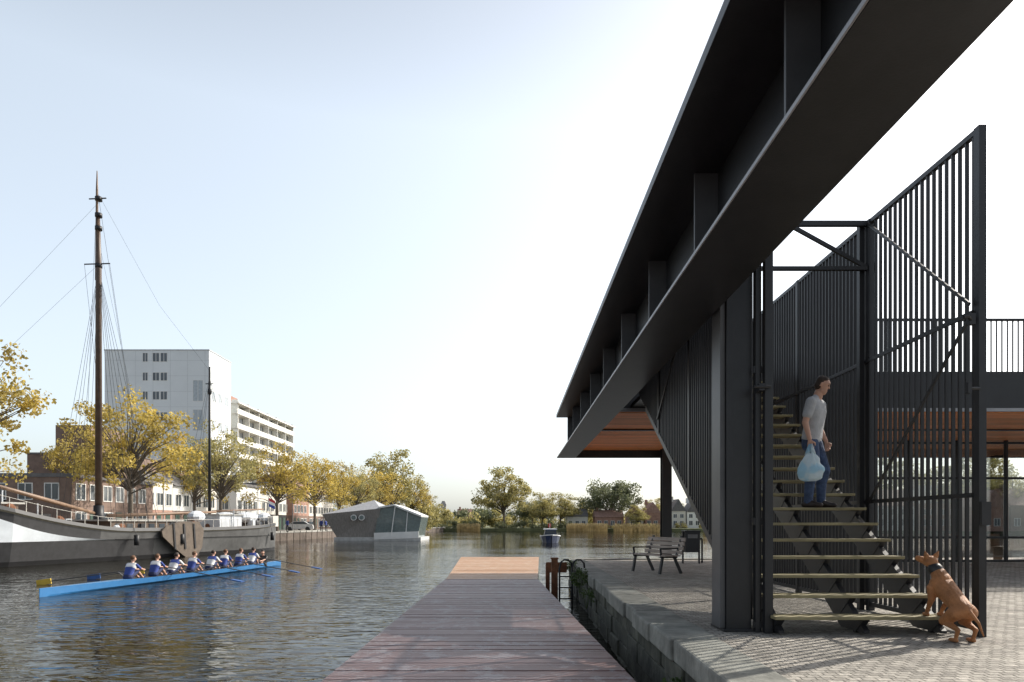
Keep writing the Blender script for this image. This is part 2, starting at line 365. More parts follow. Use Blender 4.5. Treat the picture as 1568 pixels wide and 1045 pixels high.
b=MB(); x=2.5
while x<32: b.box(x,x+.014,16.33,16.37,4.8,6.08); x+=.13
b.box(2.4,32,16.31,16.39,6.08,6.13); b.box(2.4,32,16.32,16.38,4.81,4.86)
b.make('terrace_railing',[steel],parent=E)

# ------------------------------------------------------------ staircase
E=empty('steel_staircase')
b=MB(); t=MB()
for k in range(1,21):
    y0=7.4+.3*(k-1); z=.205*k
    t.box(2.86,4.78,y0,y0+.27,z-.035,z,0)
    for X in (2.93,3.86,4.70):
        b.prism([(y0+.02,z-.037),(y0+.26,z-.037),(y0+.26,z-.24)],lambda p,q,s:(s,p,q),X-.035,X+.035)
sl_=.205/.3
for X in (2.93,3.86,4.70):
    b.prism([(7.42,.02),(7.95,.02),(7.95+5.6,.02+5.6*sl_),(7.42+5.9,.02+5.9*sl_+.03),(7.42,.05)],lambda p,q,s:(s,p,q),X-.03,X+.03)
b.box(2.86,4.78,13.4,16.3,4.0,4.1)
t.make('treads',[tread_m],parent=E,bevel=.004); b.make('stringers',[steel],parent=E)

# screens
ZT=5.49
E=empty('slatted_screen')
b=MB()
y=7.43
while y<9.55: b.box(5.02,5.058,y,y+.022,.12,ZT-.05); y+=.118
while y<16.2: b.box(5.01,5.07,y,y+.024,.1,ZT-.05); y+=.112
for yy in (7.35,9.6,12.0,14.4,16.2): b.box(5.0,5.08,yy-.045,yy+.045,0,ZT)
b.box(4.92,4.99,9.66,9.74,0,ZT)
b.box(5.01,5.07,7.395,16.2,ZT-.06,ZT-.002); b.box(5.012,5.068,7.395,16.2,.06,.12)
for z in (1.50,3.48): b.box(4.985,5.009,7.4,16.2,z,z+.05)
b.make('slats',[steel],parent=E)
b=MB()
b.bar((4.975,9.55,5.42),(4.975,7.42,3.6),.02,.035); b.bar((4.975,7.42,3.46),(4.975,9.5,1.53),.02,.035)
b.make('bracing',[steel],parent=E)
b=MB()
b.box(4.9,4.96,7.30,7.36,3.35,3.47); b.tube([(4.93,7.33,3.4),(4.85,7.25,3.42),(4.8,7.25,3.41)],.02,6)
b.box(5.0,5.1,7.26,7.30,1.2,1.45)
b.tube([(4.86,7.28,2.66),(5.0,7.30,2.66)],.018,6); b.box(4.84,4.88,7.24,7.30,2.60,2.72)
b.make('latch',[dark],parent=E)
E=empty('slatted_screen')
b=MB(); y=8.2
while y<13.6:
    zb=.66+(y-7.94)*.567
    if y>12.6: zb=max(zb,3.35)
    b.box(2.49,2.54,y,y+.024,zb,ZT-.05); y+=.105
b.bar((2.515,8.1,.74),(2.515,12.7,3.36),.06,.09)
b.box(2.485,2.545,8.15,13.6,ZT-.06,ZT)
for yy in (9.6,11.6): b.box(2.48,2.55,yy-.04,yy+.04,.66+(yy-7.94)*.567,ZT)
b.bar((2.47,8.2,5.2),(2.47,11.6,3.0),.02,.04)
b.make('slats',[steel],parent=E)
b=MB()
b.box(2.72,2.77,7.62,7.70,0,4.4); b.box(2.80,2.89,7.55,7.63,0,5.49); b.box(2.771,2.80,7.66,7.69,0,4.4)
for i in range(5): b.box(2.775+i*.006,2.80+i*.006,7.75+i*.11,7.77+i*.11,.1,4.4)
b.box(2.70,2.86,7.63,7.65,2.9,2.98); b.box(2.70,2.86,7.63,7.65,1.2,1.28); b.box(2.70,2.88,7.63,7.65,.05,.12)
b.tube([(2.66,7.5,2.72),(2.84,7.5,2.72)],.02,8); b.box(2.72,2.78,7.5,7.62,2.68,2.76)
b.make('folded_gate',[steel],bevel=.003)
b=MB()
b.box(2.55,4.99,9.57,9.63,5.40,5.47); b.box(2.55,4.99,9.57,9.63,4.78,4.83)
b.bar((3.9,9.6,5.42),(4.97,9.6,4.83),.04,.05)
b.make('cross_bracing',[steel])

# ------------------------------------------------------------ trees
def leafcloud(centers,rads,n,size,flat=1.0):
    idx=rng.integers(0,len(centers),n)
    c=np.array(centers)[idx]; r=np.array(rads)[idx]
    p=rng.normal(0,1,(n,3)); p/=np.linalg.norm(p,axis=1)[:,None]
    p=p*(rng.random((n,1))**.45)*r[:,None]; p[:,2]*=flat
    c=c+p
    a=rng.normal(0,1,(n,3)); a/=np.linalg.norm(a,axis=1)[:,None]
    t=rng.normal(0,1,(n,3)); bb=np.cross(a,t); bb/=np.linalg.norm(bb,axis=1)[:,None]
    s=size*(.6+.8*rng.random((n,1)))*.5
    a=a*s; bb=bb*s*.75
    V=np.stack([c-a,c+bb,c+a,c-bb],1).reshape(-1,3)
    return V
def tree_mesh(name,seed,h,cr,th,leafm,n=7000,ls=.26,ncl=46,rmul=1.0):
    r=random.Random(seed); b=MB()
    rz=(h-th)*.5; cz=th+rz*.95
    lean=r.uniform(-.3,.3)
    top=(lean,r.uniform(-.3,.3),cz+rz*.5)
    R0=h*.019
    b.tube([(0,0,-.3),(0.02,0,.4),(lean*.3,0,th),(lean*.6,top[1]*.5,cz),top],[R0*1.4,R0,R0*.8,R0*.45,R0*.12],9)
    cs=[];rs=[]
    for i in range(ncl):
        while True:
            u=Vector((r.gauss(0,1),r.gauss(0,1),r.gauss(0,1))).normalized()
            q=r.random()**.4
            if u.z>-.75: break
        k=.78+.36*r.random()
        c=Vector((u.x*cr*q*k+lean,u.y*cr*q*k,cz+u.z*rz*q*k))
        c.z=max(c.z,th*.75)
        cs.append(tuple(c)); rs.append(cr*r.uniform(.12,.27)*rmul)
        zs=th+max(0,(c.z-th))*r.uniform(.15,.5); s=Vector((lean*.4,0,zs)); mid=(s+c)/2+Vector((r.uniform(-.3,.3),r.uniform(-.3,.3),r.uniform(.1,.5)))
        b.tube([s,mid,c],[R0*.32,R0*.2,R0*.05],5)
    nv=len(b.v)
    V=leafcloud(cs,rs,n,ls,.8).tolist(); b.v+=[tuple(v) for v in V]
    for i in range(n): b.f.append((nv+4*i,nv+4*i+1,nv+4*i+2,nv+4*i+3)); b.m.append(1)
    me=bpy.data.meshes.new(name); me.from_pydata(b.v,[],b.f); me.materials.append(bark); me.materials.append(leafm)
    me.polygons.foreach_set('material_index',b.m); me.update()
    return me
TY=[tree_mesh('plane_tree_m%d'%i,10+i,12.5,5.2,3.2,leaf_y if i!=2 else leaf_yg,n=6500,ls=.24,ncl=72) for i in range(3)]
TG=tree_mesh('green_tree_m',31,15,6.5,2.5,leaf_yg,n=8000,ls=.40,ncl=60,rmul=1.2)
TD=tree_mesh('dark_tree_m',41,13,7.,3.2,leaf_g,n=9000,ls=.42,ncl=60,rmul=1.25)
def tree(name,me,px,d,top,z0=.2,wf=1.,rot=None,baseh=12.5):
    X=PX(px,d); h=PZ(top,d)-z0; s=h/baseh
    o=bpy.data.objects.new(name,me); SC.collection.objects.link(o); o.location=(X,d,z0); o.scale=(s*wf,s*wf,s)
    o.rotation_euler=(0,0,rot if rot is not None else random.uniform(0,6.28)); return o
tree('plane_tree',TY[0],-66,42,505,wf=.95)
tree('plane_tree',TY[1],200,62,590,wf=1.0)
tree('plane_tree',TY[0],125,74,650,wf=.8)
tree('plane_tree',TY[2],338,76,650,wf=.95)
tree('plane_tree',TY[1],298,90,665,wf=.85)
tree('plane_tree',TY[0],424,95,676,wf=1.05)
tree('plane_tree',TY[1],482,112,688,wf=1.0)
tree('plane_tree',TY[2],545,138,716,wf=1.05)
tree('plane_tree',TY[0],520,125,705,wf=.8)
tree('plane_tree',TY[1],575,160,712,wf=1.0)
tree('green_tree',TG,600,175,694,wf=1.0,baseh=15)
tree('plane_tree',TY[0],628,190,730,wf=1.1)
tree('plane_tree',TY[2],648,200,752,wf=1.1)
tree('green_tree',TG,772,222,718,z0=0,wf=1.15,baseh=15)
tree('dark_tree',TD,937,232,728,z0=0,wf=1.05,baseh=13)
tree('green_tree',TG,830,225,757,z0=0,wf=1.3,baseh=15)
tree('green_tree',TG,858,230,757,z0=0,wf=1.3,baseh=15)
tree('green_tree',TG,890,240,764,z0=0,wf=1.3,baseh=15)
tree('dark_tree',TD,815,240,762,z0=0,wf=1.2,baseh=13)
tree('green_tree',TG,1003,240,765,z0=0,wf=1.2,baseh=15)
tree('dark_tree',TD,1060,245,768,z0=0,wf=1.4,baseh=13)
tree('green_tree',TG,975,222,775,z0=0,wf=1.3,baseh=15)
for px,d,tp in ((1180,200,740),(1240,190,700),(1300,190,735),(1370,170,715),(1430,160,725),(1490,150,700),(1550,140,710),(1640,120,690)):
    tree('green_tree',random.choice([TG,TY[2]]),px,d,tp,z0=0,wf=1.2,baseh=14)
def mass(name,px0,px1,n,dr,zr,ls,leafm,count,rad):
    cs=[];rs=[]
    for i in range(n):
        px=random.uniform(px0,px1); d=random.uniform(*dr); h=random.uniform(*zr)
        for j in range(4):
            cs.append((PX(px,d)+random.uniform(-2,2),d,random.uniform(.1,1)*h)); rs.append(random.uniform(*rad))
    V=leafcloud(cs,rs,count,ls,.8); b=MB(); b.v=[tuple(v) for v in V.tolist()]
    b.f=[(4*i,4*i+1,4*i+2,4*i+3) for i in range(count)]; b.m=[0]*count
    return b.make(name,[leafm])
mass('distant_trees',640,1110,60,(250,280),(2.5,7.0),.7,leaf_yg,24000,(1.3,3.))
mass('distant_trees',655,1110,30,(255,300),(3,8),.8,leaf_g,14000,(1.5,3.2))
mass('distant_trees',500,660,26,(180,215),(2,7),.6,leaf_yg,12000,(1.3,3.))
mass('distant_trees',1110,1700,70,(190,240),(4,9),.8,leaf_yg,22000,(1.5,3.5))
mass('shrubs',650,870,34,(216,222),(.3,3.2),.35,leaf_g,11000,(.6,1.5))
mass('shrubs',870,1180,34,(216,222),(.2,1.6),.35,leaf_yg,10000,(.5,1.2))
mass('shrubs',1180,1700,50,(172,180),(.3,1.6),.35,leaf_g,10000,(.6,1.5))
b=MB()
for px0,px1,n in ((868,930,900),(700,735,350),(940,1010,500)):
    for i in range(n):
        d=random.uniform(205,212); x=PX(random.uniform(px0,px1),d); h=random.uniform(1.2,2.6); l=random.uniform(-.3,.3)
        b.add([(x-.08,d,-1.1),(x+.08,d,-1.1),(x+l+.05,d+.1,-1+h),(x+l-.05,d,-1+h)],[(0,1,2,3)])
b.make('reeds',[reed_m])

# ------------------------------------------------------------ buildings
def win(b,face,a0,a1,z0,z1,pos,gm,fm,t=.06):
    f=.08
    if face=='y':
        b.box(a0,a1,pos-.02,pos+.1,z0,z1,gm)
        for (c0,c1,e0,e1) in ((a0-f,a0,z0-f,z1+f),(a1,a1+f,z0-f,z1+f),(a0,a1,z0-f,z0),(a0,a1,z1,z1+f),((a0+a1)/2-f/2,(a0+a1)/2+f/2,z0,z1)):
            b.box(c0,c1,pos-t,pos+.1,e0,e1,fm)
    else:
        b.box(pos-.1,pos+.02,a0,a1,z0,z1,gm)
        for (c0,c1,e0,e1) in ((a0-f,a0,z0-f,z1+f),(a1,a1+f,z0-f,z1+f),(a0,a1,z0-f,z0),(a0,a1,z1,z1+f),((a0+a1)/2-f/2,(a0+a1)/2+f/2,z0,z1)):
            b.box(pos-.1,pos+t,c0,c1,e0,e1,fm)
E=empty('apartment_tower')
tw=mat('tower_render',(.76,.80,.82),rough=.7,var=.05,scale=.2)
b=MB(); b.box(-77.6,-57.7,130,140,0,34.3,0); b.box(-70,-63,133,138,34.3,35.3,0); b.make('walls',[tw],parent=E)
b=MB()
for z in np.arange(2.9,34,2.95): b.box(-77.6,-57.68,129.985,130.1,z,z+.04,0); b.box(-57.8,-57.685,130,140,z,z+.04,0)
for x in np.arange(-75,-58,3.3): b.box(x,x+.04,129.98,130.1,0,34.2,0)
b.box(-77.7,-57.6,129.9,140.1,34.3,34.5,0); b.make('panel_joints',[mat('joint_grey',(.52,.55,.57))],parent=E)
b=MB()
for py0,py1 in ((541,554),(571,583),(600,612),(632,644)):
    for a in (-70.3,-68.4,-66.9): win(b,'y',a,a+1.2 if a!=-70.3 else a+.9,PZ(py1,130),PZ(py0,130),130,0,1)
for z in np.arange(2.2,29,5.6):
    win(b,'y',-60.7,-58.9,z+.1,z+4.0,130,2,1)
    for a in (131.2,134,137): win(b,'x',a,a+1.5,z+.4,z+2.2,-57.7,2,1)
b.make('windows',[winglass,white,mat('window_pale',(.42,.47,.51),rough=.15)],parent=E)
E=empty('balcony_apartment_block')
b=MB(); b.box(-72,-58.8,143,179,0,26.4,0); b.box(-70,-61,150,172,26.4,27.8,0); b.box(-64,-59.5,144,148,26.4,28.4,1); b.make('walls',[mat('cream_render',(.66,.63,.54),rough=.8,var=.1),brick_r],parent=E)
b=MB()
for z in np.arange(3,26,3.05):
    b.box(-58.8,-57.3,142.5,179.3,z,z+.2,0); b.box(-57.4,-57.3,142.5,179.3,z+.2,z+1.1,0)
    for y in np.arange(143,180,6): b.box(-58.8,-57.4,y,y+.15,z+.2,z+3,0)
b.box(-72.1,-57,142.4,179.4,26.5,26.8,0)
b.make('balconies',[mat('balcony_white',(.76,.75,.70),rough=.6)],parent=E)
b=MB()
for z in np.arange(.4,25,3.05):
    for y in np.arange(144,178,3): win(b,'x',y,y+2,z+.5,z+2.3,-58.8,0,1)
b.make('windows',[mat('window_mid',(.28,.30,.32),rough=.1),white],parent=E)
E=empty('brick_building')
b=MB(); b.box(-54,-43.5,76,86,0,9.0,0); b.box(-51.5,-47.5,77,84,9.0,12.4,0); b.box(-60,-54,78,86,0,5.5,0)
b.box(-54.1,-43.4,75.9,86.1,9.0,9.2,1); b.make('walls',[brick_d,roofdark],parent=E)
b=MB()
for x in (-52.5,-46): win(b,'y',x,x+1.3,1.0,2.4,76,0,1)
for y in (77.5,81): win(b,'x',y,y+1.3,4.2,5.6,-43.5,0,1); win(b,'x',y,y+1.3,1.2,2.6,-43.5,0,1)
b.make('windows',[winglass,white],parent=E)
E=empty('glasshouse_roof_building')
b=MB(); b.box(-58,-46,62,70,0,4.2,0); b.make('walls',[brick_d],parent=E)
b=MB(); b.box(-57.5,-50,62.5,69,4.2,6.0,0)
for x in np.arange(-57.5,-50,1.2): b.box(x,x+.08,62.44,62.5,4.2,6.05,1)
b.make('roof_lantern',[glassmat('lantern_glass',(.7,.75,.8),.4),white],parent=E)
def rowhouse(name,y0,y1,z,wallm,roofm,base,x1=-42,flat=False,seed=0):
    E=empty(name); b=MB(); x0=x1-8
    b.box(x0,x1,y0,y1,2.9,z,0); b.box(x0,x1-.03,y0,y1,0,2.9,1)
    if not flat:
        b.prism([(x0-.3,z),(x1+.35,z),((x0+x1)/2,z+2.6)],lambda p,q,s:(p,s,q),y0,y1,2)
        b.box(x1-2.9,x1-2.2,y0+1,y0+1.6,z+.5,z+2.4,1)
    else: b.box(x0-.1,x1+.25,y0-.1,y1+.1,z,z+.35,2)
    b.make('walls',[wallm,base,roofm],parent=E)
    b=MB(); r=random.Random(seed)
    y=y0+.6
    while y+1.4<y1:
        win(b,'x',y,y+1.3,3.5,4.9,x1,0,1)
        if z>7.5: win(b,'x',y,y+1.3,6.1,7.3,x1,0,1)
        if r.random()<.6: win(b,'x',y,y+1.5,.7,2.3,x1-.03,0,1)
        else: b.box(x1-.1,x1+.03,y,y+1,.2,2.4,2)
        y+=2.1
    x=x0+.8
    while x+1.4<x1: win(b,'y',x,x+1.2,3.5,4.9,y0,0,1); x+=2.4
    b.make('windows_and_doors',[winglass,white,mat('door_green',(.05,.09,.07),rough=.4)],parent=E)
rowhouse('terraced_house',78,84.5,6.4,offw,roofdark,brick_r,seed=1)
rowhouse('terraced_house',84.6,90,6.0,white,roofdark,brick_d,seed=2)
rowhouse('terraced_house',90.1,97,6.4,offw,rooftile,white,seed=3)
rowhouse('terraced_house',104,114,7.2,white,roofdark,grey,flat=True,seed=4)
rowhouse('terraced_house',114.1,127,7.8,offw,roofdark,dark,flat=True,seed=5)
rowhouse('terraced_house',131,141,8.6,brick_r,rooftile,brick_d,seed=6)
rowhouse('terraced_house',141.1,160,8.0,offw,rooftile,brick_d,seed=7)
rowhouse('terraced_house',62,76,5.5,brick_d,roofdark,brick_d,x1=-40,flat=True,seed=8)
def cottage(name,px0,px1,d,zt,wallm,roofm,z0=0,gable=False):
    E=empty(name); x0=PX(px0,d);x1=PX(px1,d); b=MB()
    eave=zt*.58
    b.box(x0,x1,d,d+8,z0-.2,eave,0)
    if gable: b.prism([(x0-.2,eave),(x1+.2,eave),((x0+x1)/2,zt)],lambda p,q,s:(p,s,q),d-.2,d+8.2,1)
    else: b.prism([(d-.4,eave),(d+8.4,eave),(d+4,zt)],lambda p,q,s:(s,p,q),x0-.2,x1+.2,1)
    b.box(x0+.6,x0+1.4,d+3.2,d+4.2,zt-.8,zt+.9,0)
    b.make('walls_and_roof',[wallm,roofm],parent=E)
    b=MB(); x=x0+.7
    while x+1.2<x1: 
        win(b,'y',x,x+1.1,.9,2.3,d,0,1)
        if eave>5: win(b,'y',x,x+1.1,3.3,4.5,d,0,1)
        x+=2.2
    b.make('windows',[winglass,white],parent=E)
for px0,px1,d,zt,wm_,rm,g in ((868,900,229,6.5,offw,roofdark,False),(912,955,226,6,brick_r,rooftile,False),(963,985,225,7.5,offw,rooftile,True),
    (988,1012,226,8.5,brick_r,rooftile,True),(1028,1050,224,9.5,offw,roofdark,True),(1052,1076,224,9,white,roofdark,True),(1080,1110,226,9,brick_r,rooftile,False),
    (700,722,300,8,brick_r,rooftile,False),(1190,1230,180,9,offw,rooftile,False),(1232,1275,182,9.5,white,roofdark,True),(1280,1330,184,9,brick_r,rooftile,False),
    (1340,1400,150,9,offw,rooftile,False),(1405,1470,150,10,brick_r,roofdark,False),(1500,1545,135,8,brick_r,rooftile,True),(1548,1610,135,8.5,brick_d,rooftile,False)):
    cottage('brick_house' if wm_ in (brick_r,brick_d) else 'white_house',px0,px1,d,zt,wm_,rm,gable=g)
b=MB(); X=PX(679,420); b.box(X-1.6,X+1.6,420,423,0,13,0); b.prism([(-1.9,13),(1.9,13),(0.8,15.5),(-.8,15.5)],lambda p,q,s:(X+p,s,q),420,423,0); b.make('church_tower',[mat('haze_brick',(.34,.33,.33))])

def car(px,d,col,rot=0.):
    b=MB(); 
    prof=[(-2.1,.3),(-2.12,.75),(-1.95,.95),(-1.35,1.02),(-.75,1.45),(.8,1.47),(1.5,1.02),(2.0,.95),(2.12,.6),(2.1,.3)]
    b.prism(prof,lambda p,q,s:(p,s,q),-.82,.82,0)
    b.prism([(-1.2,1.02),(-.72,1.38),(.75,1.4),(1.32,1.02)],lambda p,q,s:(p,s,q),-.83,.83,1)
    for x in (-1.3,1.3):
        for s in (-.84,.64): b.tube([(x,s,.32),(x,s+.2,.32)],.32,14,2)
    o=b.make('parked_car',[col,winglass,dark]); o.location=(PX(px,d),d,.2); o.rotation_euler=(0,0,rot)
car(458,104,mat('car_white',(.6,.6,.6),rough=.25),.2); car(470,118,mat('car_dark',(.03,.03,.04),rough=.25),1.4); car(372,92,mat('car_silver',(.3,.31,.32),rough=.25),1.5)
for px,d in ((448,100),(395,84),(250,66),(517,133)):
    b=MB(); x=PX(px,d); b.tube([(x,d,.2),(x,d,2.5),(x,d,6.2)],[.08,.05,.04],8); b.tube([(x,d,6.1),(x+.5,d,6.35),(x+.9,d,6.35)],.03,6); b.ell((x+1.0,d,6.32),(.3,.12,.07)); b.make('street_lamp',[grey])

# ------------------------------------------------------------ houseboat
E=empty('houseboat'); D=92.
b=MB(); b.box(PX(513,D),PX(645,D),D-.5,D+9,-1.3,-.55,0); b.make('pontoon',[mat('pontoon_white',(.5,.5,.49))],parent=E)
b=MB()
xa,xb=PX(516,D),PX(574,D); ta,tb=PX(496,D),PX(584,D)
base=[(xa,D,-.55),(xb,D,-.55),(xb-.5,D+8,-.55),(xa,D+8,-.55)]
top=[(ta,D-1,PZ(788,D)),(tb,D-.6,PZ(779,D)),(tb-.2,D+8,PZ(776,D)),(ta,D+8.5,PZ(787,D))]
b.add(base+top,[(0,3,2,1),(0,1,5,4),(1,2,6,5),(2,3,7,6),(3,0,4,7)],0)
rid=(PX(566,D),D+3.,PZ(765,D))
b.add(top+[rid],[(0,1,4),(1,2,4),(2,3,4),(3,0,4)],1)
wy0,wy1=D-.4,D+7
pl=[(xb+.02,-.55),(PX(640,D),-.55),(PX(646,D),PZ(792,D)),(PX(604,D),PZ(775,D)),(tb-.3,PZ(779,D))]
b.prism(pl,lambda p,q,s:(p,s,q),wy0,wy1,3)
for (a,c) in zip(pl[2:],pl[3:]): b.bar((a[0],D+3.3,a[1]+.1),(c[0],D+3.3,c[1]+.1),8.,.22,2)
b.bar((xb,wy0-.1,-.4),(PX(642,D),wy0-.1,-.2),.15,.9,2)
b.bar((PX(600,D),wy0-.06,-.4),(PX(606,D),wy0-.06,PZ(777,D)),.1,.35,2); b.bar((PX(622,D),wy0-.06,-.4),(PX(625,D),wy0-.06,PZ(785,D)),.1,.2,2)
for px in (544,556): b.tube([(PX(px,D),D-.72,PZ(793,D)),(PX(px,D),D-1.0,PZ(793,D))],.40,16,2); b.tube([(PX(px,D),D-.74,PZ(793,D)),(PX(px,D),D-1.03,PZ(793,D))],.30,16,3)
b.make('cabin',[wallwood,mat('zinc_roof',(.38,.38,.39),rough=.5),white,mat('boat_glass',(.16,.2,.2),rough=.08)],parent=E)

# ------------------------------------------------------------ motorboat
b=MB(); D=80.; X=PX(845,D)
st=[(0,.05,.95),(.8,.75,.9),(2.2,1.15,.8),(4.5,1.2,.75),(6.5,1.0,.75)]
vs=[]
for y,w_,z in st:
    vs+=[(X-w_,D+y,-1+z),(X-w_*.75,D+y+.1,-1.1),(X+w_*.75,D+y+.1,-1.1),(X+w_,D+y,-1+z)]
fs=[];
for i in range(4):
    for k in range(3): fs.append((i*4+k,i*4+k+1,i*4+k+5,i*4+k+4))
fs+=[(i*4,i*4+4,i*4+7,i*4+3) for i in range(4)]; fs+=[(16,17,18,19)]
b.add(vs,fs,0)
for s in (-1,1):
    for i in range(4): b.bar((X+s*st[i][1],D+st[i][0],-1+st[i][2]),(X+s*st[i+1][1],D+st[i+1][0],-1+st[i+1][2]),.10,.10,1)
b.prism([(-.75,.8),(.75,.8),(.62,1.55),(-.62,1.55)],lambda p,q,s:(X+p,s,q-1),D+2.4,D+5,0)
b.prism([(-.8,1.55),(.8,1.55),(.75,1.68),(-.75,1.68)],lambda p,q,s:(X+p,s,q-1),D+2.3,D+5.1,1)
b.prism([(-.62,1.05),(.62,1.05),(.54,1.45),(-.54,1.45)],lambda p,q,s:(X+p,s,q-1),D+2.36,D+2.5,2)
b.box(X-.1,X+.25,D+6.2,D+6.25,.8,1.3,3); b.tube([(X+.1,D+6.2,-.3),(X+.1,D+6.2,1.3)],.03,6,1)
b.make('motorboat',[mat('boat_navy',(.02,.035,.09),rough=.3),white,winglass,mat('flag_red',(.5,.04,.03))])

# ------------------------------------------------------------ sailing barge
E=empty('sailing_barge')
u=Vector((.29,.957,0)).normalized(); nrm=Vector((-u.y,u.x,0))
LEN=31.; HB=2.7; P0=Vector((-25.9,34.5,0))-u*5.5+nrm*HB
def hb(s): return HB*min(1,max(0.02,(s/.2))**.55)*min(1,max(.02,(1-s)/.16)**.5)
def sheer(s): return .98+2.9*max(0,(.44-s)/.44)**1.7+.45*max(0,(s-.6)/.4)**2
def BP(s,lat,z):
    p=P0+u*(LEN*s)-nrm*lat; return (p.x,p.y,z)
NS=60; b=MB()
for side in (1,-1):
    o=len(b.v)
    for i in range(NS+1):
        s=i/NS; h=hb(s); zs=sheer(s)
        k=max(0,min(1,(.41-s)/.24)); wt=.30+k*(zs-.62-.30); wt=max(.301,min(wt,zs-.4))
        for z,f in ((-1.3,.8),(-.75,.9),(.28,.97),(wt,1.0),(zs-.28,1.02),(zs-.2,1.06),(zs,1.04),(zs,.98)):
            b.v.append(BP(s,side*h*f,z))
    for i in range(NS):
        for k in range(7):
            q=(o+i*8+k,o+(i+1)*8+k,o+(i+1)*8+k+1,o+i*8+k+1)
            s=i/NS
            m={0:0,1:3 if s<.5 else 1,2:2 if s<.40 else 1,3:1 if s>.35 else 3,4:4,5:3,6:4}[k]
            b.f.append(q if side==1 else q[::-1]); b.m.append(m)
o=len(b.v)
for i in range(NS+1):
    s=i/NS; b.v.append(BP(s,hb(s),sheer(s)-.35)); b.v.append(BP(s,-hb(s),sheer(s)-.35))
for i in range(NS): b.f.append((o+2*i,o+2*i+2,o+2*i+3,o+2*i+1)); b.m.append(5)
b.make('hull',[dark,hullgrey,hullwhite,mat('hull_black',(.03,.03,.032),rough=.45,var=.3),mat('rail_cream',(.30,.27,.2)),mat('deck_wood',(.2,.13,.08),rough=.7)],parent=E,smooth=False)
b=MB()
def bbox(s0,s1,l0,l1,z0,z1,m):
    pts=[BP(s0,l0,z0),BP(s1,l0,z0),BP(s1,l1,z0),BP(s0,l1,z0),BP(s0,l0,z1),BP(s1,l0,z1),BP(s1,l1,z1),BP(s0,l1,z1)]
    b.add(pts,[(0,1,2,3),(4,7,6,5),(0,4,5,1),(1,5,6,2),(2,6,7,3),(3,7,4,0)],m)
bbox(.42,.60,1.7,-1.7,.6,1.4,0); bbox(.41,.61,1.8,-1.8,1.4,1.5,1)
bbox(.18,.25,1.0,-1.0,1.4,2.3,0); bbox(.17,.26,1.1,-1.1,2.3,2.4,1)
bbox(.74,.82,1.4,-1.4,.7,1.9,2); bbox(.735,.825,1.5,-1.5,1.9,1.98,1)
for i in range(6): bbox(.43+i*.028,.445+i*.028,1.705,1.72,.95,1.25,3)
for s,l,r in ((.87,.6,.8),(.92,-.2,.7),(.68,.9,.55),(.85,-.9,.8),(.95,.5,.5)):
    p=BP(s,l,1.75); b.ell(p,(r,r*1.6,.45),10,6,2)
b.make('deckhouses',[mat('deckhouse_wood',(.12,.08,.055),rough=.6),mat('hatch_grey',(.4,.39,.36)),canvas,winglass],parent=E)
b=MB()
def mastpt(px): return min(np.linspace(0,1,2000),key=lambda s:abs(CX+BP(s,0,0)[0]/BP(s,0,0)[1]*F-px))
s1=mastpt(151); s2=mastpt(321)
m1=Vector(BP(s1,0,0)); m2=Vector(BP(s2,0,0))
z1=PZ(262,m1.y); z1b=PZ(405,m1.y); z2=PZ(562,m2.y)
b.tube([(m1.x,m1.y,.8),(m1.x,m1.y,z1b),(m1.x-.05,m1.y,PZ(330,m1.y))],[.21,.17,.12],12,0)
b.tube([(m1.x,m1.y,.8),(m1.x,m1.y,2.4)],[.33,.29],12,2)
b.tube([(m1.x-.12,m1.y,z1b-1.),(m1.x-.1,m1.y,z1-1.2),(m1.x-.1,m1.y,z1)],[.10,.07,.025],10,1)
b.tube([(m2.x,m2.y,.8),(m2.x,m2.y,z2)],[.13,.07],10,2)
for z,wd in ((z1b,.9),(PZ(305,m1.y),.6)): b.tube([(m1.x-wd,m1.y,z),(m1.x+wd*.8,m1.y,z+.05)],.04,6,2)
for z in (PZ(330,m1.y),PZ(350,m1.y),z1b-.1,PZ(305,m1.y)): b.tube([(m1.x,m1.y,z-.12),(m1.x,m1.y,z+.12)],[.21,.21],10,2)
b.tube([(m2.x-.3,m2.y,PZ(588,m2.y)),(m2.x+.3,m2.y,PZ(588,m2.y))],.04,6,2); b.ell((m2.x,m2.y,PZ(600,m2.y)),(.16,.16,.3),8,6,2)
b.make('masts',[mastwood,sparwood,dark],parent=E,smooth=True)
b=MB()
b.tube([BP(s1-.01,0,1.9),BP(s1-.14,.3,2.75),BP(s1-.29,.5,3.8)],[.10,.13,.07],10,0)
b.tube([BP(s1+.02,0,1.75),BP(s1+.33,.2,2.15)],[.12,.09],10,0)
b.tube([BP(s2+.01,0,2.2),BP(s2+.21,.0,2.5)],[.09,.06],8,0)
b.make('spars',[sparwood],parent=E,smooth=True)
b=MB()
def line(p,q,r=.013,sag=0): 
    p=Vector(p);q=Vector(q); m=(p+q)/2-Vector((0,0,sag)); b.tube([p,m,q] if sag else [p,q],r,4,0)
for ds in (-.035,-.015,.0,.02,.045,.07):
    for sd_ in (1,-1): line(BP(s1+ds,sd_*hb(.4)*.98,sheer(.4)),(m1.x,m1.y,z1b-.3),.012)
for sd_ in (1,-1): line(BP(s1+.04,sd_*hb(.4),sheer(.4)),(m1.x-.1,m1.y,z1-1),.010)
line(BP(.02,0,sheer(.02)),(m1.x,m1.y,z1-2),.006); line(BP(.05,0,sheer(.05)),(m1.x,m1.y,z1b),.006)
line((m1.x,m1.y,z1-1.5),(m2.x,m2.y,z2-.3),.008,1.0); line((m1.x,m1.y,z1b+1.5),BP(.6,0,1.6),.007,.3)
line((m1.x-.9,m1.y,z1b),BP(s1-.02,1.8,1.3),.010); line((m1.x+.7,m1.y,z1b),BP(s1+.05,2.4,1.3),.010)
